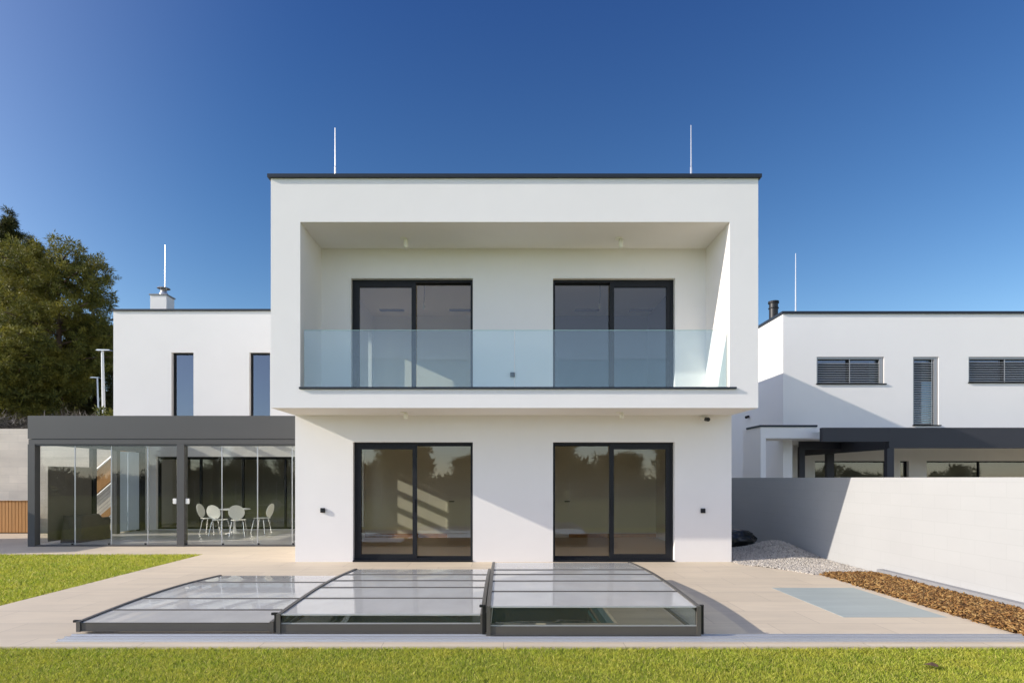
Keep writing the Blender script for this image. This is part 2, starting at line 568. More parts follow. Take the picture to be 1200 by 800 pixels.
# ------------------------------------------------------------------ MAIN HOUSE
house = thing('modern_house', 'white cubic villa with a big framed balcony cantilevered over two glazed patio doors', 'house', (0.2, Y1, 0))
DG = [(-2.97, -0.605), (0.977, 3.375)]          # ground doors
DU = [(-3.01, -0.605), (0.977, 3.385)]          # upper doors
ZD = 2.36
ZU0, ZU1 = 3.22, 5.59
SWY = (15.40, 15.81)                              # slim side windows
w = MB()
w.wall('y', Y1, Y1 + 0.36, XL, XR, 0, 2.89, [(a, b, 0.025, ZD) for a, b in DG])
w.wall('x', XL, XL + 0.3, Y1 + 0.36, 22.0, 0, 2.89, [(*SWY, 0.35, 2.33)])
w.wall('x', XR - 0.3, XR, Y1 + 0.36, 22.0, 0, 2.89)
w.wall('y', 21.7, 22.0, XL + 0.3, XR - 0.3, 0, 2.89)
w.build('wall', M['plaster'], house)
b = MB()
RX0, RX1, RZ = -3.59, 3.995, 6.17
b.box(XL, XR, Y0, 22.0, 2.89, 3.22)
b.box(XL, XR, Y0, 22.0, RZ, 6.965)
b.wall('x', XL, RX0, Y0, 22.0, 3.22, RZ, [(*SWY, 3.25, 5.55)])
b.wall('x', RX1, XR, Y0, 22.0, 3.22, RZ)
b.wall('y', Y1, Y1 + 0.36, RX0, RX1, 3.22, RZ, [(a_, b_, 3.23, ZU1) for a_, b_ in DU])
b.wall('y', 21.7, 22.0, RX0, RX1, 3.22, RZ)
b.build('balcony_box', M['plaster'], house)
MB().box(XL - 0.045, XR + 0.045, Y0 - 0.05, 22.05, 6.94, ROOF).build('roof_trim', M['trim'], house)
MB().box(RX0 - 0.01, RX1 + 0.11, Y0 - 0.045, Y0 + 0.06, 3.223, 3.255).build('balcony_sill', M['trim'], house)
MB().box(RX0 + 0.001, RX1 - 0.001, Y0 + 0.061, Y1 - 0.001, 3.2225, 3.2345).build('balcony_floor', M['deck'], house)
gl = MB()
gl.box(RX0 + 0.04, 0.195, Y0 + 0.08, Y0 + 0.097, 3.27, 4.275)
gl.box(0.205, RX1 - 0.03, Y0 + 0.08, Y0 + 0.097, 3.27, 4.275)
bal = gl.build('balcony_glass', M['rail_glass'], house)
MB().box(RX0 + 0.04, RX1 - 0.03, Y0 + 0.081, Y0 + 0.096, 4.277, 4.285).build('glass_edge', M['edge_glass'], bal)
for i, (a, c) in enumerate(DG):
    sliding_door(house, a, c, 0.03, ZD, i == 0, Y1)
for i, (a, c) in enumerate(DU):
    sliding_door(house, a, c, 3.235, ZU1, i == 0, Y1)
# door sills
for a, c in DG:
    MB().box(a, c, Y1 - 0.02, Y1 + 0.095, 0.003, 0.028).build('door_sill', M['frame'], house)
# slim side windows that let the sun into the rooms
for (z0, z1, xw) in ((0.35, 2.33, XL + 0.14), (3.25, 5.55, XL + 0.2)):
    f = MB()
    ya, yb = SWY
    f.box(xw, xw + 0.05, ya, ya + 0.03, z0, z1).box(xw, xw + 0.05, yb - 0.03, yb, z0, z1)
    f.box(xw, xw + 0.06, ya + 0.03, yb - 0.03, z1 - 0.03, z1).box(xw, xw + 0.06, ya + 0.03, yb - 0.03, z0, z0 + 0.03)
    wn = f.build('window', M['frame'], house)
    MB().box(xw + 0.03, xw + 0.032, ya + 0.03, yb - 0.03, z0 + 0.03, z1 - 0.03).build('pane', M['cons_glass'], wn)
# rooms
r = MB()
r.box(XL + 0.3, XR - 0.3, YB, YB + 0.15, 0.02, 2.89)
r.box(0.12, 0.27, Y1 + 0.36, YB, 0.02, 2.70)
r.box(XL + 0.3, XR - 0.3, Y1 + 0.362, YB, 2.70, 2.887)
r.box(RX0, RX1, YB, YB + 0.15, 3.222, RZ)
r.box(0.12, 0.27, Y1 + 0.36, YB, 3.222, RZ - 0.06)
r.box(RX0, RX1, Y1 + 0.362, YB, RZ - 0.06, RZ - 0.003)
r.build('room_wall', M['inner'], house)
rb_ = MB()
rb_.box(0.275, RX1 - 0.002, YB - 0.03, YB - 0.003, 3.236, RZ - 0.065).box(0.273, 0.30, Y1 + 0.365, YB - 0.031, 3.236, RZ - 0.065).box(RX1 - 0.03, RX1 - 0.003, Y1 + 0.365, YB - 0.031, 3.236, RZ - 0.065)
rb_.build('room_wall', M['inner_reflect'], house)  # added lining, its blue-grey standing in for reflected sky and a dark room
MB().box(XL + 0.3, XR - 0.3, Y1 + 0.362, YB, 0.002, 0.022).build('room_floor', M['woodfloor'], house)
MB().box(RX0, RX1, Y1 + 0.362, YB, 3.2225, 3.234).build('room_floor', M['woodfloor'], house)
MB().box(XL + 0.3, 0.12, YB - 0.02, YB - 0.001, 0.023, 0.12).box(0.27, XR - 0.3, YB - 0.02, YB - 0.001, 0.023, 0.12).build('skirting', M['wood'], house)
for (dx0, dx1, hx) in ((-1.55, -0.65, -1.42), (0.9, 1.8, 1.75)):
    d = MB().box(dx0, dx1, YB - 0.035, YB - 0.021, 0.023, 2.1).build('room_door', M['inner'], house)
    MB().box(hx - 0.07, hx + 0.07, YB - 0.09, YB - 0.07, 1.0, 1.025).box(hx - 0.07, hx - 0.05, YB - 0.09, YB - 0.034, 1.0, 1.025).build('handle', M['black'], d)
for px in (459, 541, 688, 752):                     # slot vents in the upper ceilings
    x, _ = at(px, 364, 15.4)
    MB().box(x - 0.32, x + 0.32, 15.32, 15.5, RZ - 0.075, RZ - 0.062).build('slot_vent', M['trim'], house)
for px, Yp in ((497, 13.4), (703, 13.4)):             # bare bulbs on wires upstairs
    x, _ = at(px, 350, Yp)
    pl = MB().tube([(x, Yp, RZ - 0.062), (x + 0.01, Yp, RZ - 0.3), (x - 0.005, Yp, RZ - 0.5)], 0.006, 6).build('pendant_cable', M['black'], house)
    MB().lathe([(0.001, RZ - 0.63), (0.035, RZ - 0.6), (0.032, RZ - 0.55), (0.014, RZ - 0.5), (0.001, RZ - 0.5)], x - 0.005, Yp, 14).build('bulb', M['whitepaint'], pl, smooth=True)
# spot lights under the recess and under the box
for (px, z, Y) in ((475, RZ, 10.95), (727, RZ, 10.95), (475, 2.89, 10.95), (728, 2.89, 10.95)):
    x, _ = at(px, 300, Y)
    big = z > 4
    hgt = 0.15 if big else 0.085
    s = MB().lathe([(0.001, z - 0.012), (0.07, z - 0.012), (0.07, z - 0.001), (0.001, z - 0.001)], x - 0.03, Y, 20).build('ceiling_spotlight', M['cream'], house, smooth=False)
    MB().lathe([(0.001, z - hgt - 0.03), (0.038, z - hgt - 0.03), (0.042, z - hgt), (0.042, z - 0.035), (0.02, z - 0.013), (0.001, z - 0.013)], x + 0.01, Y, 18).build('lamp_head', M['cream'], s, smooth=True)
# black sockets on the wall, camera
for (px, py) in ((378.5, 597.5), (823.5, 598)):
    x, z = at(px, py, Y1)
    s = MB().box(x - 0.045, x + 0.045, Y1 - 0.035, Y1 - 0.001, z - 0.045, z + 0.045).build('outdoor_socket', M['black'], house, bevel=0.006)
    MB().box(x - 0.034, x + 0.034, Y1 - 0.043, Y1 - 0.0355, z - 0.036, z + 0.03).build('flap', M['frame'], s)
x, z = at(600.5, 439, Y1)
s = MB().box(x - 0.045, x + 0.045, Y1 - 0.035, Y1 - 0.001, z - 0.045, z + 0.045).build('outdoor_socket', M['black'], house, bevel=0.006)
MB().box(x - 0.034, x + 0.034, Y1 - 0.043, Y1 - 0.0355, z - 0.036, z + 0.03).build('flap', M['frame'], s)
x, z = at(826, 492, Y1)
cm = MB().tube([(x - 0.05, Y1 - 0.001, z + 0.03), (x - 0.05, Y1 - 0.03, z + 0.03)], 0.05, 14).tube([(x - 0.05, Y1 - 0.03, z + 0.03), (x, Y1 - 0.1, z + 0.01)], 0.02, 10).build('security_camera', M['whitepaint'], house, smooth=False)
MB().tube([(x, Y1 - 0.06, z + 0.012), (x + 0.012, Y1 - 0.16, z - 0.004)], 0.04, 14).build('camera_body', M['black'], cm)
# lightning rods
for (px, py, Y, zb) in ((393, 150, 10.6, ROOF), (810, 147, 10.6, ROOF)):
    x, z = at(px, py, Y)
    rod = MB().tube([(x, Y, zb + 0.03), (x, Y, zb + 0.32), (x, Y, zb + 0.34), (x - 0.003, Y, z)], [0.021, 0.019, 0.013, 0.009], 8).build('lightning_rod', M['steel'], house)
    MB().box(x - 0.12, x + 0.12, Y - 0.12, Y + 0.12, zb + 0.002, zb + 0.03).build('rod_base', M['kerb'], rod)
# left wing
WX = -12.37
ww = MB()
OPW = (-11.02, -4.5, 0.03, 2.33)
WU = [(-10.53, -9.83), (-8.06, -7.40)]
ww.wall('y', YW, YW + 0.3, WX, XL - 0.002, 0, 6.965, [OPW] + [(a, c, 3.3, 5.63) for a, c in WU])
ww.wall('x', WX, WX + 0.3, YW + 0.3, 26.0, 0, 6.965)
ww.wall('y', 25.7, 26.0, WX + 0.3, XL - 0.002, 0, 6.965)
ww.build('wing_wall', M['plaster'], house)
MB().box(WX + 0.3, XL - 0.002, YW + 0.302, 25.7, 6.7, 6.96).box(WX + 0.3, XL - 0.002, YW + 0.302, 25.7, 2.9, 3.2).build('wing_slab', M['inner'], house)
MB().box(WX - 0.04, XL - 0.003, YW - 0.045, 26.04, 6.94, ROOF).build('roof_trim', M['trim'], house)
for a, c in WU:
    small_window(house, a, c, 3.32, 5.63, YW)
# dark glazed doors at the back of the conservatory
y = YW + 0.1
f = MB()
f.box(OPW[0], OPW[1], y, y + 0.1, 2.25, 2.33).box(OPW[0], OPW[1], y, y + 0.1, 0.03, 0.09)
for x in (-11.02, -9.7, -8.35, -7.0, -5.65, -4.56):
    f.box(x + 0.012, x + 0.062, y + 0.002, y + 0.098, 0.09, 2.25)
d = f.build('glazed_door_wall', M['frame'], house)
for a, c in ((-11.02, -9.7), (-9.7, -8.35), (-8.35, -7.0), (-7.0, -5.65), (-5.65, -4.56)):
    MB().box(a + 0.075, c, y + 0.049, y + 0.051, 0.09, 2.25).build('pane', M['win'], d)
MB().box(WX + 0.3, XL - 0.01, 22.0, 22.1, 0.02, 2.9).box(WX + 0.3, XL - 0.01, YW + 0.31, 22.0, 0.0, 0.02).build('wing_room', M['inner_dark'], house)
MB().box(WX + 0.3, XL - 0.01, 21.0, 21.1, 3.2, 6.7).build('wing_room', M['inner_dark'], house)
# white downstand pilaster beside the glazed doors
# chimney of the wing
x0, _ = at(176, 0, 20.0)
x1, _ = at(195, 0, 20.0)
ch = MB().box(x0, x1, 20.0, 20.48, ROOF - 0.03, 7.95).build('chimney', M['plaster'], house)
MB().box(x0 - 0.03, x1 + 0.03, 19.97, 20.51, 7.952, 7.99).build('chimney_cap', M['kerb'], ch)
cx, cy = x0 + 0.35, 20.2
MB().lathe([(0.15, 7.99), (0.14, 8.06), (0.10, 8.12), (0.10, 8.2), (0.001, 8.2)], cx, cy, 16).build('cowl_neck', M['steel'], ch, smooth=True)
MB().lathe([(0.001, 8.29), (0.2, 8.25), (0.21, 8.235), (0.001, 8.235)], cx, cy, 18).tube([(cx - 0.09, cy, 8.18), (cx - 0.12, cy, 8.24)], 0.012, 6).tube([(cx + 0.09, cy, 8.18), (cx + 0.12, cy, 8.24)], 0.012, 6).build('chimney_cowl', M['steel'], ch)
x, z = at(193.5, 287, 20.7)
MB().tube([(x, 20.7, ROOF), (x, 20.7, 8.2), (x, 20.7, z)], [0.024, 0.02, 0.010], 8).build('lightning_rod', M['steel'], house)

# ------------------------------------------------------------------ CONSERVATORY
XE = XL - 0.003
cons = thing('glass_conservatory', 'grey framed glass conservatory with a deep fascia on the left side of the villa', 'conservatory', (-8, YC, 0))
FT, FB = 3.155, 2.60
c = MB()
c.box(XC, XE, YC, YC + 0.14, FB, FT)
c.box(XC, XC + 0.14, YC + 0.14, YW - 0.003, FB, FT)
c.build('fascia', M['fascia'], cons)
MB().box(XC + 0.01, XE, YC + 0.012, YC + 0.13, 2.47, FB - 0.008).box(XC + 0.012, XC + 0.13, YC + 0.13, YW - 0.003, 2.47, FB - 0.008).build('screen_box', M['fascia'], cons)
zt = 2.468
px0, px1 = at(207, 0, YC)[0], at(215.5, 0, YC)[0]
MB().box(XC, XC + 0.17, YC, YC + 0.17, 0.0, zt).build('post', M['fascia'], cons)
MB().box(px0, px1, YC + 0.004, YC + 0.17, 0.0, zt).build('post', M['fascia'], cons)
MB().box(XC, XC + 0.15, 17.0, 17.15, 0.0, zt).build('post', M['fascia'], cons)
MB().box(XC + 0.02, XC + 0.13, 16.05, 16.2, 0.0, zt).build('post', M['frame'], cons)
MB().box(XC + 0.02, XC + 0.13, YW - 0.3, YW - 0.01, 0.0, zt).build('post', M['frame'], cons)
for ra, rb_ in ((XC + 0.17, px0), (px1, XE)):
    for z0, z1 in ((0.004, 0.035), (2.43, zt - 0.001)):
        MB().box(ra, rb_, YC + 0.03, YC + 0.15, z0, z1).build('sliding_rail', M['fascia'], cons)
cuts = [46, 85, 127, 169.5, 207]
for i in range(4):
    a, e = at(cuts[i], 0, YC)[0], at(cuts[i + 1], 0, YC)[0]
    yy = YC + 0.05 + 0.022 * (i % 4)
    p = MB().box(a + 0.004, e, yy, yy + 0.01, 0.036, 2.43).build('glass_panel', M['cons_glass'], cons)
    if i:
        MB().box(a, a + 0.016, yy - 0.006, yy + 0.016, 0.036, 2.43).build('edge_profile', M['silver'], p)
    MB().box(e - 0.06, e - 0.01, yy - 0.008, yy - 0.001, 0.036, 0.075).build('guide_clip', M['black'], p)
cuts = [215.5, 258, 299.5, 340, 392]
for i in range(4):
    a, e = at(cuts[i], 0, YC)[0], min(at(cuts[i + 1], 0, YC)[0], XE)
    yy = YC + 0.05 + 0.022 * (i % 4)
    p = MB().box(a + 0.004, e, yy, yy + 0.01, 0.036, 2.43).build('glass_panel', M['cons_glass'], cons)
    if i:
        MB().box(a, a + 0.016, yy - 0.006, yy + 0.016, 0.036, 2.43).build('edge_profile', M['silver'], p)
    MB().box(a + 0.01, a + 0.06, yy - 0.008, yy - 0.001, 0.036, 0.075).build('guide_clip', M['black'], p)
for px in (204, 219):
    x, z = at(px, 587, YC)
    MB().box(x - 0.045, x + 0.045, YC + 0.02, YC + 0.045, z - 0.065, z + 0.065).build('handle', M['whitepaint'], cons, bevel=0.008)
# left side glazing: dark screens, clear part, panels coloured with reflected sky blue
MB().box(XC + 0.05, XC + 0.06, YC + 0.18, 16.05, 0.04, zt).build('glass_panel', M['cons_glass'], cons)
MB().box(XC + 0.075, XC + 0.09, 14.52, 16.05, 0.06, 1.95).build('roller_screen', M['screen'], cons)
MB().box(XC + 0.05, XC + 0.06, 16.2, 17.0, 0.04, zt).build('glass_panel', M['cons_glass'], cons)
MB().box(XC + 0.07, XC + 0.1, 17.152, 17.55, 0.06, zt - 0.02).build('side_panel', M['skypanel'], cons)
MB().box(XC + 0.09, XC + 0.12, 17.57, YW - 0.31, 0.06, zt - 0.02).build('side_panel', M['skypanel'], cons)
for k in range(7):
    x = XC + 0.14 + (XE - XC - 0.2) * (k + 0.5) / 7.0
    MB().box(x - 0.04, x + 0.04, YC + 0.142, YW - 0.004, 2.88, 3.02).build('rafter', M['fascia'], cons)
MB().box(XC + 0.145, XE - 0.002, YC + 0.143, YW - 0.004, 3.03, 3.045).build('roof_glass', M['roof_glass'], cons)

# dining set
table = thing('dining_table', 'round white pedestal table amid the chairs in the conservatory', 'table', (-7.95, 17.15, 0.012))
MB().lathe([(0.001, 0.722), (0.42, 0.722), (0.45, 0.734), (0.42, 0.746), (0.001, 0.746)], -7.95, 17.15, 40).build('tabletop', M['whitepaint'], table, smooth=False)
MB().lathe([(0.001, 0.014), (0.25, 0.014), (0.25, 0.024), (0.18, 0.04), (0.06, 0.09), (0.035, 0.2), (0.03, 0.42), (0.05, 0.6), (0.11, 0.70), (0.14, 0.7215)], -7.95, 17.15, 32).build('pedestal', M['whitepaint'], table, smooth=True)


def make_chair():
    t = thing('dining_chair', '', 'chair', (0, 0, 0), 'white chairs round the conservatory table')
    # faces +y (backrest at -y)
    m = MB()
    seg = 20
    ring = []
    for k in range(seg):
        a = 2 * math.pi * k / seg
        ring.append((0.205 * math.cos(a), 0.215 * math.sin(a)))
    m.prism(ring, 0.445, 0.462, 'z')
    m.build('seat', M['cream'], t, bevel=0.004)
    bk = MB()
    nu, nv = 16, 3
    pts = []
    for side in (0, 1):
        for k in range(24):
            a = 2 * math.pi * k / 24
            u, v = 0.215 * math.cos(a), 0.205 * math.sin(a)
            yb = -0.235 - 0.10 * (v + 0.2) / 0.4 + 0.35 * u * u - (0.012 if side else 0)
            pts.append((u, yb, 0.68 + v))
    b0 = len(bk.v)
    bk.v += pts
    bk.f.append(tuple(range(24)))
    bk.f.append(tuple(range(24, 48))[::-1])
    for k in range(24):
        k2 = (k + 1) % 24
        bk.f.append((k, k2, 24 + k2, 24 + k))
    bk.mi = [0] * len(bk.f)
    bk.build('backrest', M['cream'], t)
    MB().prism([(-0.06, -0.19), (0.06, -0.19), (0.045, -0.262), (-0.045, -0.262)], 0.44, 0.455, 'z').box(-0.045, 0.045, -0.262, -0.248, 0.455, 0.53).build('neck', M['cream'], t)
    for sx in (-1, 1):
        for sy in (-1, 1):
            MB().tube([(sx * 0.12, sy * 0.11, 0.444), (sx * 0.15, sy * 0.15, 0.4), (sx * 0.2, sy * 0.215, 0.0)], 0.011, 8).build('leg', M['chrome'], t)
    return t


ch0 = make_chair()
spots = [(-8.72, 17.25, -90, 'white chair in side view left of the round table, its back to the glazed post'),
         (-8.12, 16.62, -10, 'round backed white chair in front of the table, nearer the glazed post'),
         (-7.56, 16.55, 14, 'round backed white chair in front of the table, nearer the white facade'),
         (-7.22, 17.3, 84, 'white chair in side view right of the round table, turned towards it')]
for i, (x, y, rz, lab) in enumerate(spots):
    o = ch0 if i == 0 else copy_tree(ch0)
    o.location = (x, y, 0.012)
    o.rotation_euler = (0, 0, math.radians(rz))
    o['label'] = lab
# covered garden furniture on the left
cv = MB()
nx, nz = 26, 12
x0, x1 = -11.2, -10.75
cf = bmesh.new()
bmesh.ops.create_cube(cf, size=1.0)
bmesh.ops.subdivide_edges(cf, edges=cf.edges[:], cuts=7, use_grid_fill=True)
for v in cf.verts:
    p = v.co
    h = p.z + 0.5
    r = 1 - 0.10 * h
    nse = mnoise.noise(Vector((p.x * 3, p.y * 3, p.z * 3))) * 0.06
    v.co = Vector((p.x * 0.52 * r * (1.0 + nse), p.y * 1.15 * r + nse, h * (0.68 + nse * 0.5) - (0.10 if p.y > 0.2 and h > 0.8 else 0)))
me = bpy.data.meshes.new('covered_furniture')
cf.to_mesh(me)
cf.free()
me.materials.append(M['cover'])
me.polygons.foreach_set('use_smooth', [True] * len(me.polygons))
o = bpy.data.objects.new('covered_furniture', me)
COL.objects.link(o)
o.location = (-10.98, 15.3, 0.013)
tag(o, 'bulky piece of furniture under a dark cloth behind the leftmost glass panels', 'furniture')

# ------------------------------------------------------------------ NEIGHBOUR HOUSE
nb = thing('neighbour_house', 'white flat roofed house behind the right garden wall with slatted blinds and dark terrace canopy', 'house', (XN, YN, 0))
NW = []
for (a, c_, t_, b_) in ((957, 1036, 418, 449.5), (1070, 1100, 418, 498), (1135, 1222, 418, 448)):
    xa, zt_ = at(a, t_, YN)
    xb, zb_ = at(c_, b_, YN)
    NW.append((xa, xb, zb_, zt_))
n = MB()
n.wall('y', YN, YN + 0.3, XN, 26.0, 2.9, 6.94, NW)
n.wall('x', XN, XN + 0.3, YN + 0.3, 30.0, 0, 6.94)
n.wall('x', 25.7, 26.0, YN + 0.3, 30.0, 0, 6.94)
n.box(XN + 0.3, 25.7, YN + 0.3, 29.9, 6.6, 6.93)
n.box(XN + 0.3, 25.7, YN + 0.3, 29.9, 2.9, 3.2)
n.box(XN, XN + 0.3, YN, YN + 0.3, 0, 2.9)
n.build('wall', M['plaster_twin'], nb)
MB().box(XN - 0.05, 26.05, YN - 0.05, 30.0, 6.91, 6.985).build('roof_trim', M['trim'], nb)
for i, (xa, xb, zb_, zt_) in enumerate(NW):
    mull = (xa + xb) / 2 if i != 1 else None
    wnd = small_window(nb, xa, xb, zb_, zt_, YN, 'win_blue', mull)
    ns = int((zt_ - zb_ - 0.12) / 0.075)
    bl = MB()
    for k in range(ns):
        zz = zb_ + 0.06 + k * 0.075
        bl.quad((xa + 0.07, YN + 0.05, zz - 0.012), (xb - 0.07, YN + 0.05, zz - 0.012), (xb - 0.07, YN + 0.105, zz + 0.018), (xa + 0.07, YN + 0.105, zz + 0.018))
        bl.box(xa + 0.07, xb - 0.07, YN + 0.046, YN + 0.0495, zz - 0.02, zz - 0.008)
    if mull:
        bl.box(mull - 0.012, mull + 0.012, YN + 0.04, YN + 0.045, zb_ + 0.02, zt_ - 0.05)
    else:
        bl.box(xb - 0.2, xb - 0.18, YN + 0.04, YN + 0.045, zb_ + 0.02, zt_ - 0.05)
    bl.box(xa + 0.02, xa + 0.05, YN + 0.03, YN + 0.11, zb_ + 0.01, zt_ - 0.002)
    bl.box(xb - 0.13, xb - 0.02, YN + 0.03, YN + 0.11, zb_ + 0.01, zt_ - 0.002)
    bl.box(xa + 0.05, xb - 0.13, YN + 0.03, YN + 0.11, zt_ - 0.07, zt_ - 0.002)
    bl.build('blind', M['slat'], wnd)
    MB().box(xa - 0.02, xb + 0.06, YN - 0.045, YN + 0.11, zb_ - 0.025, zb_ + 0.008).build('sill', M['frame'], wnd)
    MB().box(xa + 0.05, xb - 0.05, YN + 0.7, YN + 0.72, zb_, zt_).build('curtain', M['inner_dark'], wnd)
# flue, rod, camera
fx = at(906.5, 0, 20.0)[0]
fl = MB().tube([(fx, 20.0, 6.9), (fx, 20.0, 7.72)], 0.145, 18).build('flue_pipe', M['black'], nb)
MB().lathe([(0.146, 7.66), (0.175, 7.66), (0.175, 7.73), (0.001, 7.73)], fx, 20.0, 18).lathe([(0.146, 7.48), (0.168, 7.48), (0.168, 7.51), (0.146, 7.51)], fx, 20.0, 18).build('flue_collar', M['frame'], fl)
x, z = at(932.5, 297, 19.4)
MB().tube([(x, 19.4, 6.98), (x, 19.4, 7.5), (x, 19.4, z)], [0.028, 0.024, 0.013], 8).build('lightning_rod', M['steel'], nb)
MB().tube([(XN - 0.001, 21.2, 3.9), (XN - 0.14, 21.1, 3.86)], 0.05, 12).build('security_camera', M['black'], nb)
# white entrance portal
PXL, PXR, PY, PZ = 7.8, 9.5, 17.6, 3.2
MB().box(PXL, PXR, PY, 18.9 - 0.31, 2.86, PZ).box(PXL, PXL + 0.16, PY, 18.9, 0, 2.86).box(PXL, XN - 0.001, 18.6, 18.9, 2.86, PZ).build('entrance_portal', M['plaster_twin'], nb)
MB().box(PXL - 0.03, PXR + 0.01, PY - 0.03, 18.59, PZ + 0.003, PZ + 0.06).build('portal_trim', M['trim'], nb)
# ground floor set back, windows
YG = 22.0
ops = []
for a, c_ in ((955, 1041), (1055, 1065), (1086, 1250)):
    ops.append((at(a, 0, YG)[0], at(c_, 0, YG)[0], 0.1, 2.3))
g = MB()
g.wall('y', YG, YG + 0.3, XN + 0.3, 25.7, 0, 2.9, ops)
g.build('ground_wall', M['plaster_twin'], nb)
for i, (a, c_, z0, z1) in enumerate(ops):
    small_window(nb, a, c_, z0, z1, YG, 'win', None if i != 2 else at(1150, 0, YG)[0])
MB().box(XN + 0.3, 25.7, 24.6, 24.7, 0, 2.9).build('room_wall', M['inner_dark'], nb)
cn = MB()
CY = 17.0
CX = at(1044, 0, CY)[0]
cn.box(CX - 0.05, 26.0, CY, CY + 0.16, 2.53, 3.13)
cn.box(9.35, CX - 0.05, CY + 0.002, CY + 0.16, 2.72, 3.13)
cn.box(CX - 0.06, CX + 0.1, CY + 0.161, YG - 0.01, 2.5, 2.88)
cn.build('canopy_fascia', M['fascia_twin'], nb)
MB().box(9.36, 26.0, CY + 0.161, YN - 0.01, 3.0, 3.02).build('canopy_roof', M['roof_glass'], nb)
for (x, y, tt) in ((CX, CY + 0.08, 0.10), (at(972, 0, 20.5)[0], 20.5, 0.13), (at(939, 0, 19.5)[0], 19.5, 0.09)):
    MB().box(x - tt, x + tt, y - 0.07, y + 0.07, 0.0, 2.70 if y > 18 else 2.528).build('canopy_post', M['fascia_twin'], nb)
x0, x1 = at(936, 0, 19.5)[0], at(972, 0, 20.5)[0]
MB().box(x0, CX, 19.42, 19.52, 2.62, 2.88).build('canopy_beam', M['fascia_twin'], nb)

# ------------------------------------------------------------------ GROUND, DECK, POOL
g = MB()
POOL = (-4.05, 1.30, 6.62, 8.95)
g.wall('z', -0.45, -0.03, -1500, 1500, -1500, 1500, [(POOL[0] - 0.3, POOL[1] + 0.3, POOL[2] - 0.3, POOL[3] + 0.3)])
kind(g.build('ground', M['soil']), 'structure')
d = MB()
DX0, DX1 = -6.52, 5.44
TH = -0.05
d.wall('z', TH, 0.0, DX0, DX1, 5.7, 9.95, [POOL])
d.prism([(DX0, 9.95), (DX1, 9.95), (4.72, 10.9), (XR - 0.01, 11.3), (XR - 0.01, 11.452), (DX0, 11.452)], TH, 0.0, 'z')
d.box(DX0, XL + 0.01, 11.452, YC + 0.1, TH, 0.0)
d.box(-30, DX0, 12.62, YC + 0.1, TH, 0.0)
d.box(-30, XC - 0.002, YC + 0.1, 17.35, TH, 0.0)
kind(d.build('terrace_paving', M['deck'], recalc=True), 'structure')
kind(MB().box(XC, XL, YC + 0.1, YW, TH, 0.012).build('conservatory_floor', M['consfloor']), 'structure')
kind(MB().box(XG + 0.22, 26, 9.0, YG, TH, 0.002).build('neighbour_terrace', M['deck']), 'structure')
# pool basin and water
p = MB()
a, b_, c_, e = POOL
p.quad((a, c_, -1.4), (b_, c_, -1.4), (b_, e, -1.4), (a, e, -1.4))
p.quad((a, c_, -1.4), (a, c_, TH), (b_, c_, TH), (b_, c_, -1.4))
p.quad((a, e, -1.4), (b_, e, -1.4), (b_, e, TH), (a, e, TH))
p.quad((a, c_, -1.4), (a, e, -1.4), (a, e, TH), (a, c_, TH))
p.quad((b_, c_, -1.4), (b_, c_, TH), (b_, e, TH), (b_, e, -1.4))
kind(p.build('pool_basin', M['pooltile'], recalc=False), 'structure')
kind(MB().quad((a, c_, -0.16), (b_, c_, -0.16), (b_, e, -0.16), (a, e, -0.16)).build('pool_water', M['water'], recalc=False), 'structure')
# bluish reflected light on the paving, put in as a thin coloured slab
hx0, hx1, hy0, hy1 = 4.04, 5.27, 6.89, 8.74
tag(MB().box(hx0, hx1, hy0, hy1, -0.01, 0.0025).build('paving_reflection', M['reflection_patch']), 'painted patch of bluish reflected light on the beige terrace beside the mulch bed', 'reflection_patch')


# rails the enclosure slides on
def track(ys, label):
    t = thing('enclosure_track', label, 'track', (0, ys[0], 0))
    for yy in ys:
        MB().box(-4.50, 5.40, yy, yy + 0.055, 0.001, 0.016).box(-4.50, 5.40, yy + 0.022, yy + 0.033, 0.016, 0.03).build('rail', M['silver'], t)
    MB().box(-4.53, 5.41, ys[0] - 0.03, ys[-1] + 0.085, 0.0005, 0.004).build('bed_plate', M['deck'], t)
    return t


track([5.83, 5.925, 6.02], 'long silver triple track along the front edge of the terrace')


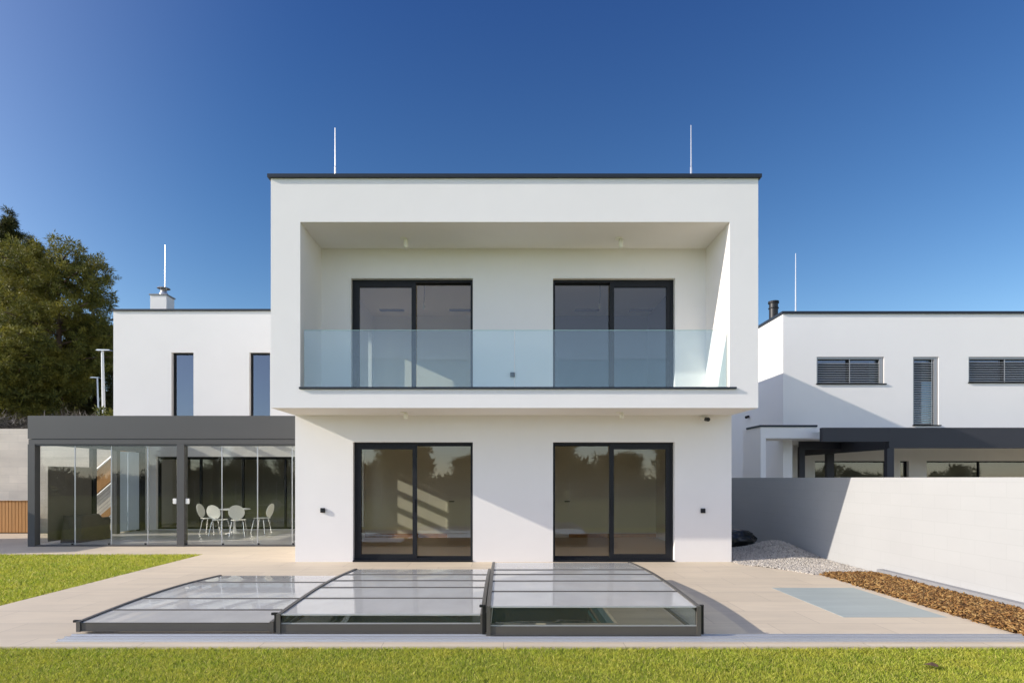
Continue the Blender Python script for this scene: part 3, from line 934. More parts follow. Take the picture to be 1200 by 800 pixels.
# pool enclosure segments
def segment(label, x0, x1, yf, yb, h, rail_h, glazed, bars):
    t = thing('pool_enclosure', label, 'pool cover', ((x0 + x1) / 2, yf, 0), 'sliding segments of the pool cover')
    R = 0.042

    def prof(s):           # s 0..1 front to back -> y, z of the roof line
        yy = yf + (yb - yf) * s
        return yy, h + 0.05 * math.sin(math.pi * s) - 0.02 * s
    MB().box(x0 + 0.001, x1 - 0.001, yf, yf + 0.045, 0.035, rail_h).box(x0 + 0.002, x1 - 0.002, yf - 0.008, yf + 0.0, rail_h * 0.30, rail_h * 0.36).build('front_rail', M['encl'], t)
    MB().box(x0 + 0.001, x1 - 0.001, yb - 0.045, yb, 0.035, h - 0.03).build('back_rail', M['encl'], t)
    K = 14
    for xs in (x0, x1 - R):
        rb = MB()
        for k in range(K):
            ya, za = prof(k / K)
            yc, zc = prof((k + 1) / K)
            rb.quad((xs, ya, za - 0.05), (xs, yc, zc - 0.05), (xs, yc, zc + 0.012), (xs, ya, za + 0.012))
            rb.quad((xs + R, ya, za - 0.05), (xs + R, ya, za + 0.012), (xs + R, yc, zc + 0.012), (xs + R, yc, zc - 0.05))
            rb.quad((xs, ya, za + 0.012), (xs, yc, zc + 0.012), (xs + R, yc, zc + 0.012), (xs + R, ya, za + 0.012))
            rb.quad((xs, ya, za - 0.05), (xs + R, ya, za - 0.05), (xs + R, yc, zc - 0.05), (xs, yc, zc - 0.05))
        y_, z_ = prof(0)
        rb.box(xs, xs + R, yf - 0.012, yf + 0.05, 0.033, z_ + 0.0115)
        y_, z_ = prof(1)
        rb.box(xs, xs + R, yb - 0.05, yb + 0.002, 0.033, z_ + 0.0115)
        rb.build('arch_rib', M['encl'], t)
        # side glazing / sill under the rib
        xm = xs + R / 2
        MB().box(xs + 0.008, xs + R - 0.008, yf + 0.05, yb - 0.05, 0.033, 0.062).build('side_sill', M['encl'], t)
        sg = MB()
        for k in range(K):
            ya, za = prof(k / K)
            yc, zc = prof((k + 1) / K)
            sg.quad((xm, ya, 0.06), (xm, yc, 0.06), (xm, yc, zc - 0.045), (xm, ya, za - 0.045))
        sg.build('side_glazing', M['poly_clear'], t)
    rg = MB()
    for k in range(K):
        ya, za = prof(k / K)
        yc, zc = prof((k + 1) / K)
        rg.quad((x0 + R, ya, za), (x1 - R, ya, za), (x1 - R, yc, zc), (x0 + R, yc, zc))
    rg.build('roof_glazing', M['poly'], t, smooth=True)
    if glazed:
        MB().quad((x0 + R, yf + 0.02, rail_h), (x1 - R, yf + 0.02, rail_h), (x1 - R, yf + 0.02, h), (x0 + R, yf + 0.02, h)).build('front_glazing', M['poly_clear'], t)
        MB().box(x0 + R, x1 - R, yf + 0.012, yf + 0.03, rail_h + 0.001, rail_h + 0.012).build('glazing_bead', M['silver'], t)
        MB().box(x0 + R, x1 - R, yf + 0.008, yf + 0.032, h - 0.008, h + 0.008).build('glazing_bead', M['silver'], t)
    for yy in bars:
        s = (yy - yf) / (yb - yf)
        _, zz = prof(s)
        MB().box(x0 + R, x1 - R, yy - 0.009, yy + 0.009, zz - 0.02, zz + 0.010).build('cross_bar', M['encl'], t)
    for xs in (x0 - 0.055, x1 + 0.003):
        MB().box(xs + 0.01, xs + 0.045, yf + 0.05, yf + 0.1, 0.033, h - 0.01).box(xs - 0.02, xs + 0.045, yf + 0.045, yf + 0.075, h - 0.012, h + 0.012).build('latch', M['black'], t)
    return t


segment('lowest pool cover segment, leftmost, with a solid grey front rail', -4.50, -2.42, 6.12, 9.18, 0.13, 0.125, False, [6.60, 7.15, 8.35])
segment('middle pool cover segment, half as tall in front as the clear right one', -2.365, -0.20, 6.05, 9.22, 0.225, 0.128, True, [6.75, 7.35, 7.85, 8.45])
segment('tallest pool cover segment, rightmost, with clear front glass over the water', -0.175, 2.03, 5.97, 9.26, 0.325, 0.125, True, [6.65, 7.25, 7.75, 8.20])

# ------------------------------------------------------------------ right side: wall, mulch, gravel
tag(MB().box(XG, XG + 0.22, 2.5, 26.0, -0.3, 1.662).build('garden_wall', M['gardenwall']), 'long whitewashed garden wall running back along the right side of the terrace', 'wall')
tag(MB().box(XG - 0.12, XG - 0.003, 2.5, 9.92, -0.05, 0.10).build('wall_kerb', M['kerb']), 'grey concrete kerb strip at the foot of the white garden wall', 'kerb')
kind(MB().box(5.443, XG - 0.122, 2.5, 9.92, -0.1, -0.01).build('mulch_bed', M['mulchbase']), 'structure')


def inst_boxes(n, pos, size, yaw, pitch, roll):
    base = np.array([[-1, -1, -1], [1, -1, -1], [1, 1, -1], [-1, 1, -1], [-1, -1, 1], [1, -1, 1], [1, 1, 1], [-1, 1, 1]], float) * 0.5
    V = base[None] * size[:, None, :]
    V = V + (rng.random((n, 8, 3)) - 0.5) * size[:, None, :] * 0.35
    cx, sx = np.cos(roll), np.sin(roll)
    y = V[..., 1] * cx[:, None] - V[..., 2] * sx[:, None]
    z = V[..., 1] * sx[:, None] + V[..., 2] * cx[:, None]
    V[..., 1], V[..., 2] = y, z
    cx, sx = np.cos(pitch), np.sin(pitch)
    x = V[..., 0] * cx[:, None] + V[..., 2] * sx[:, None]
    z = -V[..., 0] * sx[:, None] + V[..., 2] * cx[:, None]
    V[..., 0], V[..., 2] = x, z
    cx, sx = np.cos(yaw), np.sin(yaw)
    x = V[..., 0] * cx[:, None] - V[..., 1] * sx[:, None]
    y = V[..., 0] * sx[:, None] + V[..., 1] * cx[:, None]
    V[..., 0], V[..., 1] = x, y
    V += pos[:, None, :]
    fq = np.array([[0, 3, 2, 1], [4, 5, 6, 7], [0, 1, 5, 4], [1, 2, 6, 5], [2, 3, 7, 6], [3, 0, 4, 7]])
    Fa = (fq[None] + (np.arange(n) * 8)[:, None, None]).reshape(-1, 4)
    return V.reshape(-1, 3), Fa


n = 24000
pos = np.stack([rng.uniform(5.40, XG - 0.13, n), rng.uniform(3.0, 9.93, n), rng.uniform(-0.01, 0.035, n)], 1)
size = np.stack([rng.uniform(0.02, 0.075, n), rng.uniform(0.006, 0.018, n), rng.uniform(0.004, 0.012, n)], 1)
edge = np.minimum(pos[:, 0] - 5.40, 0.2)
pos[:, 2] += edge * 0.12
keep = (pos[:, 0] > 5.455) | (rng.random(n) < 0.25)
pos, size = pos[keep], size[keep]
n = len(pos)
V, Fa = inst_boxes(n, pos, size, rng.uniform(0, 6.28, n), rng.normal(0, 0.35, n), rng.normal(0, 0.4, n))
kind(np_mesh('bark_mulch', V, Fa, M['mulch']), 'stuff')

# gravel: bed, heap and loose stones
HX, HY = 5.95, 12.7


def heap(x, y):
    d1 = np.exp(-(((x - HX) / 0.5) ** 2 + ((y - HY) / 0.8) ** 2))
    d2 = np.exp(-(((x - 5.0) / 0.35) ** 2 + ((y - 12.3) / 0.5) ** 2))
    d3 = np.exp(-(((x - 6.0) / 0.4) ** 2 + ((y - 12.6) / 0.7) ** 2))
    return 0.25 * d1 + 0.05 * d2 + 0.03 * d3


gx = np.linspace(XR - 0.02, XG - 0.004, 34)
gy = np.linspace(9.95, 20.0, 120)
X, Yg = np.meshgrid(gx, gy, indexing='ij')
Z = heap(X, Yg) - 0.008 + 0.006 * np.sin(X * 9) * np.sin(Yg * 7)
ids = np.arange(X.size).reshape(X.shape)
Fa = np.stack([ids[:-1, :-1], ids[1:, :-1], ids[1:, 1:], ids[:-1, 1:]], -1).reshape(-1, 4)
kind(np_mesh('gravel_ground', np.stack([X, Yg, Z], -1).reshape(-1, 3), Fa, M['gravelbase'], smooth=True), 'structure')
n = 30000
px_, py_ = rng.uniform(XR + 0.01, XG - 0.02, n), 9.93 + 8 * rng.random(n) ** 1.5
# ragged front edge spilling over the paving diagonal
lim = 9.95 + np.clip((5.44 - px_) / 0.95, 0, 1) * 1.35 - 0.12 * rng.random(n) + 0.12 * np.sin(px_ * 8)
k = py_ > np.maximum(lim, 9.90)
px_, py_ = px_[k], py_[k]
n = len(px_)
pos = np.stack([px_, py_, np.maximum(heap(px_, py_), 0) + 0.006], 1)
s = rng.uniform(0.014, 0.034, n)
size = np.stack([s, s * rng.uniform(0.6, 1, n), s * rng.uniform(0.5, 0.8, n)], 1)
V, Fa = inst_boxes(n, pos, size, rng.uniform(0, 6.28, n), rng.normal(0, 0.5, n), rng.normal(0, 0.5, n))
kind(np_mesh('gravel', V, Fa, M['stone']), 'stuff')
# black foil bag on the gravel
bb = bmesh.new()
bmesh.ops.create_icosphere(bb, subdivisions=4, radius=1.0)
for v in bb.verts:
    p = v.co.copy()
    f_ = 1 + 0.22 * mnoise.noise(p * 1.7 + Vector((3, 1, 0))) + 0.10 * mnoise.noise(p * 5.0) + 0.05 * mnoise.noise(p * 11.0)
    q = Vector((p.x * 0.52, p.y * 0.38, p.z * 0.24)) * f_
    q.z = max(q.z + 0.16, 0.0)
    v.co = q
me = bpy.data.meshes.new('plastic_bag')
bb.to_mesh(me)
bb.free()
me.materials.append(M['bag'])
o = bpy.data.objects.new('plastic_bag', me)
COL.objects.link(o)
o.location = (5.52, 13.9, 0.03)
tag(o, 'crumpled black plastic bag lying behind the gravel heap beside the house corner', 'bag')

# ------------------------------------------------------------------ lawns
def blades(n, xs, ys, hmin, hmax, wmin, wmax):
    h = rng.uniform(hmin, hmax, n)
    w_ = rng.uniform(wmin, wmax, n)
    a = rng.uniform(0, 2 * math.pi, n)
    le = rng.uniform(0.1, 1.3, n) * h
    la = rng.uniform(0, 2 * math.pi, n)
    z0 = np.full(n, -0.032)
    bx, by = np.cos(a) * w_, np.sin(a) * w_
    A = np.stack([xs - bx, ys - by, z0], 1)
    B = np.stack([xs + bx, ys + by, z0], 1)
    C1 = np.stack([xs + bx * 0.6 + np.cos(la) * le * 0.4, ys + by * 0.6 + np.sin(la) * le * 0.4, z0 + h * 0.6], 1)
    C0 = np.stack([xs - bx * 0.6 + np.cos(la) * le * 0.4, ys - by * 0.6 + np.sin(la) * le * 0.4, z0 + h * 0.6], 1)
    T = np.stack([xs + np.cos(la) * le, ys + np.sin(la) * le, z0 + h], 1)
    return np.stack([A, B, C1, T, C0], 1).reshape(-1, 3), n


VV, cnt = [], 0
n = 300000
xs = rng.uniform(-7.0, 6.9, n)
ys = rng.uniform(3.6, 5.70, n)
v_, k_ = blades(n, xs, ys, 0.012, 0.042, 0.0014, 0.0036)
VV.append(v_); cnt += k_
n = 70000
ys = rng.uniform(6.5, 12.60, n)
xs = -6.53 - rng.random(n) ** 1.2 * 7.5
v_, k_ = blades(n, xs, ys, 0.03, 0.065, 0.005, 0.010)
VV.append(v_); cnt += k_
V = np.concatenate(VV)
Fa = np.arange(cnt * 5).reshape(-1, 5)
kind(np_mesh('lawn_grass', V, Fa, M['grass']), 'stuff')
# a dry leaf on the lawn
lx, ly = at(1093, 781, 5.05)[0], 5.08
lf = MB()
for k in range(7):
    a0, a1 = k / 7 * 2 * math.pi, (k + 1) / 7 * 2 * math.pi
    lf.quad((lx, ly, 0.032), (lx + 0.07 * math.cos(a0), ly + 0.045 * math.sin(a0), 0.02 + 0.012 * math.sin(a0 * 2)), (lx + 0.07 * math.cos(a1), ly + 0.045 * math.sin(a1), 0.02 + 0.012 * math.sin(a1 * 2)))
tag(lf.build('dry_leaf', M['leafdead']), 'curled brown dry leaf lying on the front lawn', 'leaf')

# ------------------------------------------------------------------ left boundary, stairs, hillside
tag(MB().box(-40, -11.6, 17.75, 18.0, -0.3, 3.16).build('boundary_wall', M['blockwall']),
    'tall cream block wall left of the conservatory, behind the timber screen', 'wall')
tag(MB().box(-15.6, -15.3, 11.75, 15.4, -0.3, 2.55).build('shadow_wall', M['blockwall']), 'unseen block wall added beyond the left end of the lawn to cast a shadow', 'wall')  # out of view, added to shade the left paving and conservatory corner
tf = thing('timber_screen', 'low screen of vertical orange brown timber slats at the far left', 'fence', (-17, 17.4, 0))
sl = MB()
k = 0
x = -22.0
while x < -14.2:
    sl.box(x, x + 0.085, 17.36, 17.385, 0.03, 0.98 + 0.004 * math.sin(k))
    x += 0.1
    k += 1
sl.build('slat_panel', M['wood'], tf)
MB().box(-22.0, -14.2, 17.39, 17.45, 0.0, 0.96).build('backing_frame', M['mulchbase'], tf)
MB().box(-22.0, -14.18, 17.33, 17.46, 0.985, 1.01).build('top_rail', M['blockwall'], tf)
st = thing('garden_stairs', 'timber clad outdoor stairs with pale handrail seen through the left conservatory glass', 'stairs', (-12.6, 17.3, 0))
sx0, sx1 = -12.33, -11.52
p = MB()


def stz(x):
    return 0.86 * (x - sx0)


p.prism([(sx0, 0.0), (sx0, 0.22), (sx1, stz(sx1) + 0.22), (sx1, stz(sx1))], 17.20, 17.24, 'y')
p.build('stringer', M['wood'], st)
MB().prism([(sx0 - 0.35, stz(sx0 - 0.35) + 1.25), (sx0 - 0.35, stz(sx0 - .35) + 1.93), (sx1, stz(sx1) + 1.93), (sx1, stz(sx1) + 1.25)], 17.68, 17.73, 'y').build('side_cladding', M['wood'], st)
tr = MB()
for k in range(4):
    xx = sx0 + k * 0.2
    tr.box(xx, xx + 0.22, 17.245, 17.67, stz(xx) + 0.12, stz(xx) + 0.16)
tr.build('treads', M['kerb'], st)
MB().tube([(sx0, 17.22, 0.9), (sx1, 17.22, stz(sx1) + 0.9)], 0.022, 8).build('handrail', M['whitepaint'], st)
MB().tube([(sx0 - 0.3, 17.65, stz(sx0 - 0.3) + 1.95), (sx1, 17.65, stz(sx1) + 1.95)], 0.028, 8).build('handrail', M['whitepaint'], st)
bl = MB()
for k in range(1, 6):
    bl.tube([(sx0, 17.22, 0.2 + 0.12 * k), (sx1, 17.22, stz(sx1) + 0.2 + 0.12 * k)], 0.006, 6)
for xx in (sx0 + 0.08, sx1 - 0.02):
    bl.tube([(xx, 17.22, stz(xx) + 0.15), (xx, 17.22, stz(xx) + 0.9)], 0.014, 6)
bl.build('balustrade', M['kerb'], st)
# hillside
hx = np.linspace(-140, -12.6, 60)
hy = np.linspace(18.01, 160, 70)
X, Yg = np.meshgrid(hx, hy, indexing='ij')
Z = 3.1 + 0.045 * (Yg - 18) + 0.25 * np.sin(X * 0.5) * np.sin(Yg * 0.4)
Z = np.where(X > -13.2, 3.1, Z)
ids = np.arange(X.size).reshape(X.shape)
Fa = np.stack([ids[:-1, :-1], ids[1:, :-1], ids[1:, 1:], ids[:-1, 1:]], -1).reshape(-1, 4)
kind(np_mesh('hillside', np.stack([X, Yg, Z], -1).reshape(-1, 3), Fa, M['hill'], smooth=True), 'structure')


# ------------------------------------------------------------------ trees
def needle_clumps(cent, rad, per, nl, nw, droop=0.0):
    """short pointed leaf faces bursting outward from every clump centre"""
    m = len(cent)
    n = m * per
    c = np.repeat(cent, per, 0)
    r = np.repeat(rad, per)
    d = rng.normal(size=(n, 3))
    d /= np.linalg.norm(d, axis=1)[:, None]
    d[:, 2] = d[:, 2] * 0.8 + 0.18 - droop
    d /= np.linalg.norm(d, axis=1)[:, None]
    p0 = c + d * (r * rng.uniform(0.1, 0.85, n))[:, None]
    d = d + rng.normal(size=(n, 3)) * 0.35
    d /= np.linalg.norm(d, axis=1)[:, None]
    L = r * rng.uniform(0.35, 0.65, n) * nl
    s = np.cross(d, rng.normal(size=(n, 3)))
    s /= np.linalg.norm(s, axis=1)[:, None]
    W = r * nw * rng.uniform(0.7, 1.3, n)
    A = p0 - s * W[:, None]
    B = p0 + s * W[:, None]
    T = p0 + d * L[:, None]
    V = np.stack([A, B, T], 1).reshape(-1, 3)
    return V, np.arange(n * 3).reshape(-1, 3)


def pine(label, x, y, zg, ztop, zbot, R, mat, nclump, crad, group, cone=False, per=70, seed=1, name='pine_tree', cat='tree'):
    t = thing(name, label, cat, (x, y, zg), group)
    r_ = random.Random(seed)
    H = ztop - zg
    tr = MB()
    lean = [r_.uniform(-0.2, 0.2) for _ in range(2)]
    tp = [(x + lean[0] * (k / 6) ** 2, y + lean[1] * (k / 6) ** 2, zg - 0.2 + (H * 0.94) * k / 6) for k in range(7)]
    r0 = 0.03 * H * 0.8
    tr.tube(tp, [r0 * (1 - 0.145 * k) for k in range(7)], 10)
    cents, rads = [], []
    zc, hz = (ztop + zbot) / 2, (ztop - zbot) / 2
    nl = 34 if not cone else 46
    for k in range(nl):
        f = (k + 0.5) / nl
        zz = zbot + (ztop - zbot) * (0.05 + 0.88 * f)
        a = k * 2.399 + r_.uniform(-0.4, 0.4)
        if cone:
            rr = R * (1 - f) ** 0.85 * r_.uniform(0.75, 1.1) + 0.25
            drop = -0.28 * rr
        else:
            q = (zz - zc) / hz
            rr = R * math.sqrt(max(0.05, 1 - 0.85 * q * q)) * r_.uniform(0.70, 1.12)
            drop = 0.22 * rr
        bx = x + lean[0] * f * f
        p0 = Vector((bx, y, zz - drop * 0.5))
        p1 = Vector((bx + rr * math.cos(a), y + rr * math.sin(a), zz + drop * 0.5))
        mid = (p0 + p1) / 2 + Vector((0, 0, 0.06 * rr))
        tr.tube([tuple(p0), tuple(mid), tuple(p1)], [r0 * 0.32 * (1 - 0.5 * f), r0 * 0.2, 0.015], 6)
        m = max(3, int(nclump / nl))
        for j in range(m):
            u = 0.28 + 0.75 * (j + r_.random()) / m
            if not cone:
                u = 0.45 + 0.25 * (j % 3) + r_.gauss(0, 0.05)
            pp = p0.lerp(p1, min(u, 1.0))
            sp = rr * 0.17 if not cone else rr * 0.16
            off = Vector((r_.gauss(0, sp), r_.gauss(0, sp), r_.gauss(0, sp * 0.75)))
            if not cone:
                aa = a + (j % 3 - 1) * 0.5 * ((k % 2) * 2 - 1)
                off += Vector((math.cos(aa + 1.57), math.sin(aa + 1.57), 0)) * rr * 0.3 * ((j // 3) % 2 * 2 - 1) * (0.4 + 0.3 * (j % 3))
            pp = pp + off
            hv = Vector((pp.x - x, pp.y - y))
            if hv.length > R * 0.95:
                hv *= R * 0.95 * r_.uniform(0.8, 1.0) / hv.length
                pp.x, pp.y = x + hv.x, y + hv.y
            if pp.z > ztop - crad * 0.5:
                pp.z = ztop - crad * r_.uniform(0.5, 1.5)
            cents.append(tuple(pp))
            rads.append(crad * r_.uniform(0.6, 1.25))
    if cone:
        for j in range(150):
            dz_ = r_.random() ** 0.7 * 0.42 * (ztop - zbot)
            w_ = 0.10 + 0.42 * dz_
            a = r_.uniform(0, 6.283)
            cents.append((x + lean[0] + w_ * math.cos(a) * r_.random(), y + lean[1] + w_ * math.sin(a) * r_.random(), ztop - 0.15 - dz_))
            rads.append(crad * r_.uniform(0.5, 0.95))
    tr.build('trunk', M['bark'], t, smooth=True)
    V, Fa = needle_clumps(np.array(cents), np.array(rads), per, 1.0, 0.07 if not cone else 0.06, 0.25 if cone else 0.0)
    np_mesh('crown', V, Fa, mat, t)
    return t


GT = 'conifers on the slope left of the house'
x, zt_ = at(70, 284, 28.0)
pine('broad yellow green pine with rounded crown left of the white wing', x, 28.0, 3.6, zt_, 5.2, 2.6, M['pine'], 1250, 0.30, GT, seed=3, per=85)
x, zt_ = at(6, 240, 33.0)
pine('dark spruce rising highest at the left edge of the photo', x, 33.0, 3.8, zt_, 5.0, 2.4, M['spruce'], 900, 0.34, GT, cone=True, seed=6, per=80, name='spruce_tree')
x, zt_ = at(112, 372, 31.0)
pine('low dark conifer beside the lamp posts and the white wing', x, 31.0, 3.7, zt_, 4.2, 2.0, M['spruce'], 800, 0.36, GT, seed=8, per=90, name='conifer_tree')
x, zt_ = at(20, 400, 26.5)
pine('small bushy yellow green conifer below the tall spruce', x, 26.5, 3.5, zt_, 4.3, 1.9, M['pine'], 500, 0.34, GT, seed=9, per=100, name='conifer_tree')
x, zt_ = at(34, 270, 32.0)
pine('dark conifer with a pointed top between the tall spruce and the rounded pine', x, 32.0, 3.8, zt_, 5.0, 2.0, M['spruce'], 900, 0.34, GT, cone=True, seed=15, per=80, name='spruce_tree')
# dry brush at the top of the block wall
m = 130
cent = np.stack([rng.uniform(-21.5, -13.6, m), rng.uniform(18.6, 22.5, m), np.zeros(m)], 1)
cent[:, 2] = 3.3 + 0.045 * (cent[:, 1] - 18) + rng.uniform(-0.1, 0.2, m)
V, Fa = needle_clumps(cent, rng.uniform(0.25, 0.5, m), 80, 1.1, 0.03)
kind(np_mesh('dry_brush', V, Fa, M['dry']), 'stuff')
x, z = at(127, 482, 21.5)
sh = thing('shrub', 'small light green shrub between the lamp posts and the white wing', 'shrub', (x, 21.5, 3.2))
MB().tube([(x, 21.5, 3.1), (x, 21.5, 3.8)], [0.03, 0.015], 6).build('stem', M['bark'], sh)
cent = np.stack([rng.normal(x, 0.2, 14), rng.normal(21.5, 0.2, 14), rng.uniform(3.6, 4.15, 14)], 1)
V, Fa = needle_clumps(cent, np.full(14, 0.22), 40, 1.0, 0.14)
np_mesh('foliage', V, Fa, M['shrub'], sh)
# lamp posts
for (px, pt, Y, lab, arm) in ((120, 411, 24.0, 'taller white lamp post standing against the white wing', 0.28), (114, 443, 27.0, 'shorter grey lamp post left of the taller one, among the conifers', -0.18)):
    x, z = at(px, pt, Y)
    L = thing('lamp_post', lab, 'lamp post', (x, Y, 3.3), 'lamp posts beside the conifers')
    mt = M['whitepaint'] if arm > 0 else M['silver']
    MB().tube([(x + 0.08, Y, 3.2), (x + 0.05, Y, 4.6), (x, Y, z)], [0.075, 0.065, 0.05] if arm > 0 else [0.045, 0.04, 0.035], 10).build('pole', mt, L)
    a0, a1 = (-0.12, arm) if arm > 0 else (arm, 0.04)
    MB().prism([(x + a0 - 0.1, z), (x + a1 + 0.1, z), (x + a1 + 0.06, z + 0.035), (x + a0 - 0.04, z + 0.05)], Y - 0.1, Y + 0.1, 'y').build('lamp_head', M['silver'], L)
# a far house glimpsed between the trunks
x0, z0 = at(30, 486, 46)
x1, z1 = at(49, 458, 46)
fh = thing('distant_house', 'pale far house glimpsed under the conifers at the left', 'house', (x0, 46, z0 - 0.5))
MB().box(x0 - 1.2, x1 + 0.4, 46, 50, z0 - 1.5, z1).build('wall', M['blockwall'], fh)
MB().prism([(x0 - 1.5, z1 + 0.001), (x1 + 0.7, z1 + 0.001), ((x0 + x1) / 2 - 0.4, z1 + 1.3)], 45.8, 50.2, 'y').build('roof', M['rooftile'], fh)
MB().box(x0 + 0.3, x0 + 0.9, 45.96, 45.998, z1 - 1.4, z1 - 0.5).build('window', M['frame'], fh)

# ------------------------------------------------------------------ what the glass reflects: trees and fence on the garden's open side
GB = 'trees across the garden mirrored in the glass'
bk = [(-13.5, -21, 3.9, 2.0, 'broad pine mirrored in the left patio door'), (-8.0, -24, 4.6, 2.2, 'dark pine mirrored left of the middle'), (-2.4, -22, 3.3, 2.4, 'lower pine mirrored in the middle'),
      (3.2, -23, 5.4, 3.0, 'tall pine mirrored in the right patio door'), (8.6, -20, 3.4, 2.4, 'pine mirrored beside the mesh fence'), (14.0, -22, 4.4, 2.8, 'pine mirrored at the right end'),
      (-20, -20, 4.6, 3.0, 'pine mirrored in the conservatory glass'), (-27, -22, 5.0, 3.3, 'pine mirrored at the left end')]
protos = [pine(bk[0][4], bk[0][0], bk[0][1], 0, bk[0][2], 0.7, bk[0][3], M['spruce'], 330, 0.6, GB, seed=21, per=45),
          pine(bk[1][4], bk[1][0], bk[1][1], 0, bk[1][2], 0.8, bk[1][3], M['pine'], 330, 0.65, GB, seed=22, per=45)]
for i, (x, y, h, R, lab) in enumerate(bk[2:]):
    src = protos[i % 2]
    o = copy_tree(src)
    o.location = (x, y, 0)
    o.rotation_euler = (0, 0, 1.3 * i)
    sc_ = h / bk[i % 2][2]
    o.scale = (sc_, sc_, sc_)
    o['label'] = lab
m = 900
cent = np.stack([rng.uniform(-60, 60, m), rng.uniform(-31, -27, m), rng.random(m) ** 0.8 * 2.6], 1)
cent[:, 2] *= 0.75 + 0.3 * np.sin(cent[:, 0] * 0.35) + 0.15 * np.sin(cent[:, 0] * 1.1)
V, Fa = needle_clumps(cent, rng.uniform(0.6, 1.1, m), 80, 1.0, 0.10)
kind(np_mesh('woodland', V, Fa, M['spruce']), 'stuff')
mf = thing('mesh_fence', 'grey welded mesh fence across the open side of the garden', 'fence', (0, -7.5, 0))
mm = MB()
for k in range(9):
    z = -0.02 + k * 0.17
    mm.box(-24, 24, -7.503, -7.497, z, z + 0.008)
x = -24.0
while x < 24:
    mm.box(x, x + 0.006, -7.4965, -7.4905, 0, 1.38)
    x += 0.12
mm.build('mesh_panel', M['silver'], mf)
for k in range(20):
    x = -24 + k * 2.5
    MB().box(x, x + 0.06, -7.57, -7.51, -0.1, 1.45).build('post', M['silver'], mf)

# ------------------------------------------------------------------ light, sky, camera
dx, dy, dz = 5.46, 1.2, -2.448
el = math.atan2(-dz, math.hypot(dx, dy))
sun = bpy.data.lights.new('sun', 'SUN')
sun.energy = 2.75
sun.angle = math.radians(0.5)
sun.color = (1.0, 0.92, 0.81)
so = bpy.data.objects.new('sun', sun)
COL.objects.link(so)
so.rotation_euler = Vector((dx, dy, dz)).to_track_quat('-Z', 'Y').to_euler()
wd = bpy.data.worlds.new('World')
S.world = wd
wd.use_nodes = True
nt = wd.node_tree
bg = nt.nodes['Background']
sky = nt.nodes.new('ShaderNodeTexSky')
sky.sky_type = 'NISHITA'
sky.sun_disc = False
sky.sun_elevation = el
sky.sun_rotation = math.atan2(-dx, -dy)
sky.altitude = 300
sky.air_density = 1.0
sky.dust_density = 0.1
sky.ozone_density = 4.0
# the sky opposite the sun is deep and saturated, the sky on the sun's side is paler, warmer and brighter
tc = nt.nodes.new('ShaderNodeTexCoord')
dp = nt.nodes.new('ShaderNodeVectorMath')
dp.operation = 'DOT_PRODUCT'
dp.inputs[1].default_value = Vector((-0.56, -0.83, 0.0)).normalized()
nt.links.new(tc.outputs['Generated'], dp.inputs[0])
mr = nt.nodes.new('ShaderNodeMapRange')
mr.interpolation_type = 'SMOOTHSTEP'
mr.inputs['From Min'].default_value = -0.52
mr.inputs['From Max'].default_value = 0.55
nt.links.new(dp.outputs['Value'], mr.inputs['Value'])
hA = nt.nodes.new('ShaderNodeHueSaturation')
hA.inputs['Saturation'].default_value = 1.22
nt.links.new(sky.outputs[0], hA.inputs['Color'])
gA = nt.nodes.new('ShaderNodeMix')
gA.data_type = 'RGBA'; gA.blend_type = 'MULTIPLY'
gA.inputs[0].default_value = 1.0
sz = nt.nodes.new('ShaderNodeSeparateXYZ')
nt.links.new(tc.outputs['Generated'], sz.inputs[0])
er = nt.nodes.new('ShaderNodeValToRGB')
er.color_ramp.elements[0].position = 0.10
er.color_ramp.elements[0].color = (1.02, 0.71, 0.56, 1)
er.color_ramp.elements[1].position = 0.66
er.color_ramp.elements[1].color = (0.57, 0.39, 0.475, 1)
nt.links.new(sz.outputs[2], er.inputs[0])
nt.links.new(er.outputs[0], gA.inputs[7])
nt.links.new(hA.outputs[0], gA.inputs[6])
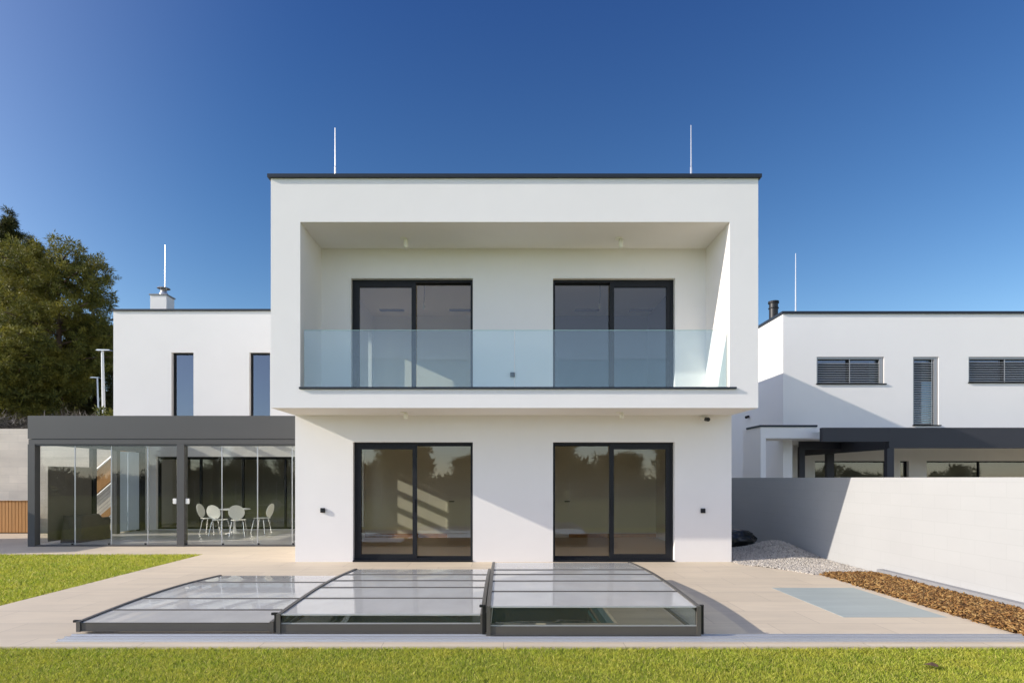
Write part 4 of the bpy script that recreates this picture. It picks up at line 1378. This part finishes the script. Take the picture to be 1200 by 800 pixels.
hB = nt.nodes.new('ShaderNodeHueSaturation')
hB.inputs['Saturation'].default_value = 0.9
nt.links.new(sky.outputs[0], hB.inputs['Color'])
gB = nt.nodes.new('ShaderNodeMix')
gB.data_type = 'RGBA'; gB.blend_type = 'MULTIPLY'
gB.inputs[0].default_value = 1.0
eb = nt.nodes.new('ShaderNodeValToRGB')
eb.color_ramp.elements[0].position = 0.0
eb.color_ramp.elements[0].color = (1.10, 1.10, 1.15, 1)
eb.color_ramp.elements[1].position = 0.30
eb.color_ramp.elements[1].color = (1.74, 1.26, 1.06, 1)
nt.links.new(sz.outputs[2], eb.inputs[0])
nt.links.new(eb.outputs[0], gB.inputs[7])
nt.links.new(hB.outputs[0], gB.inputs[6])
mm_ = nt.nodes.new('ShaderNodeMix')
mm_.data_type = 'RGBA'
nt.links.new(mr.outputs[0], mm_.inputs[0])
nt.links.new(gA.outputs[2], mm_.inputs[6])
nt.links.new(gB.outputs[2], mm_.inputs[7])
nt.links.new(mm_.outputs[2], bg.inputs['Color'])
bg.inputs['Strength'].default_value = 0.14

cam = bpy.data.cameras.new('camera')
cam.sensor_fit = 'HORIZONTAL'
cam.sensor_width = 36.0
cam.lens = 36.0 * F / 1200.0
cam.shift_x = (600 - VX) / 1200.0
cam.shift_y = (VY - 400) / 1200.0
cam.clip_start = 0.05
cam.clip_end = 6000
co = bpy.data.objects.new('camera', cam)
COL.objects.link(co)
co.location = (0, 0, EYE)
co.rotation_euler = (math.radians(90), 0, 0)
S.camera = co
S.view_settings.view_transform = 'Standard'
S.view_settings.look = 'None'
S.view_settings.gamma = 1.0
S.view_settings.use_curve_mapping = False
S.view_settings.exposure = 0.97
cy = S.cycles
cy.use_denoising = True
try:
    cy.denoiser = 'OPENIMAGEDENOISE'
except Exception:
    pass
cy.max_bounces = 10
cy.diffuse_bounces = 5
cy.glossy_bounces = 5
cy.transparent_max_bounces = 24
cy.caustics_reflective = False
cy.caustics_refractive = False
cy.sample_clamp_indirect = 6.0
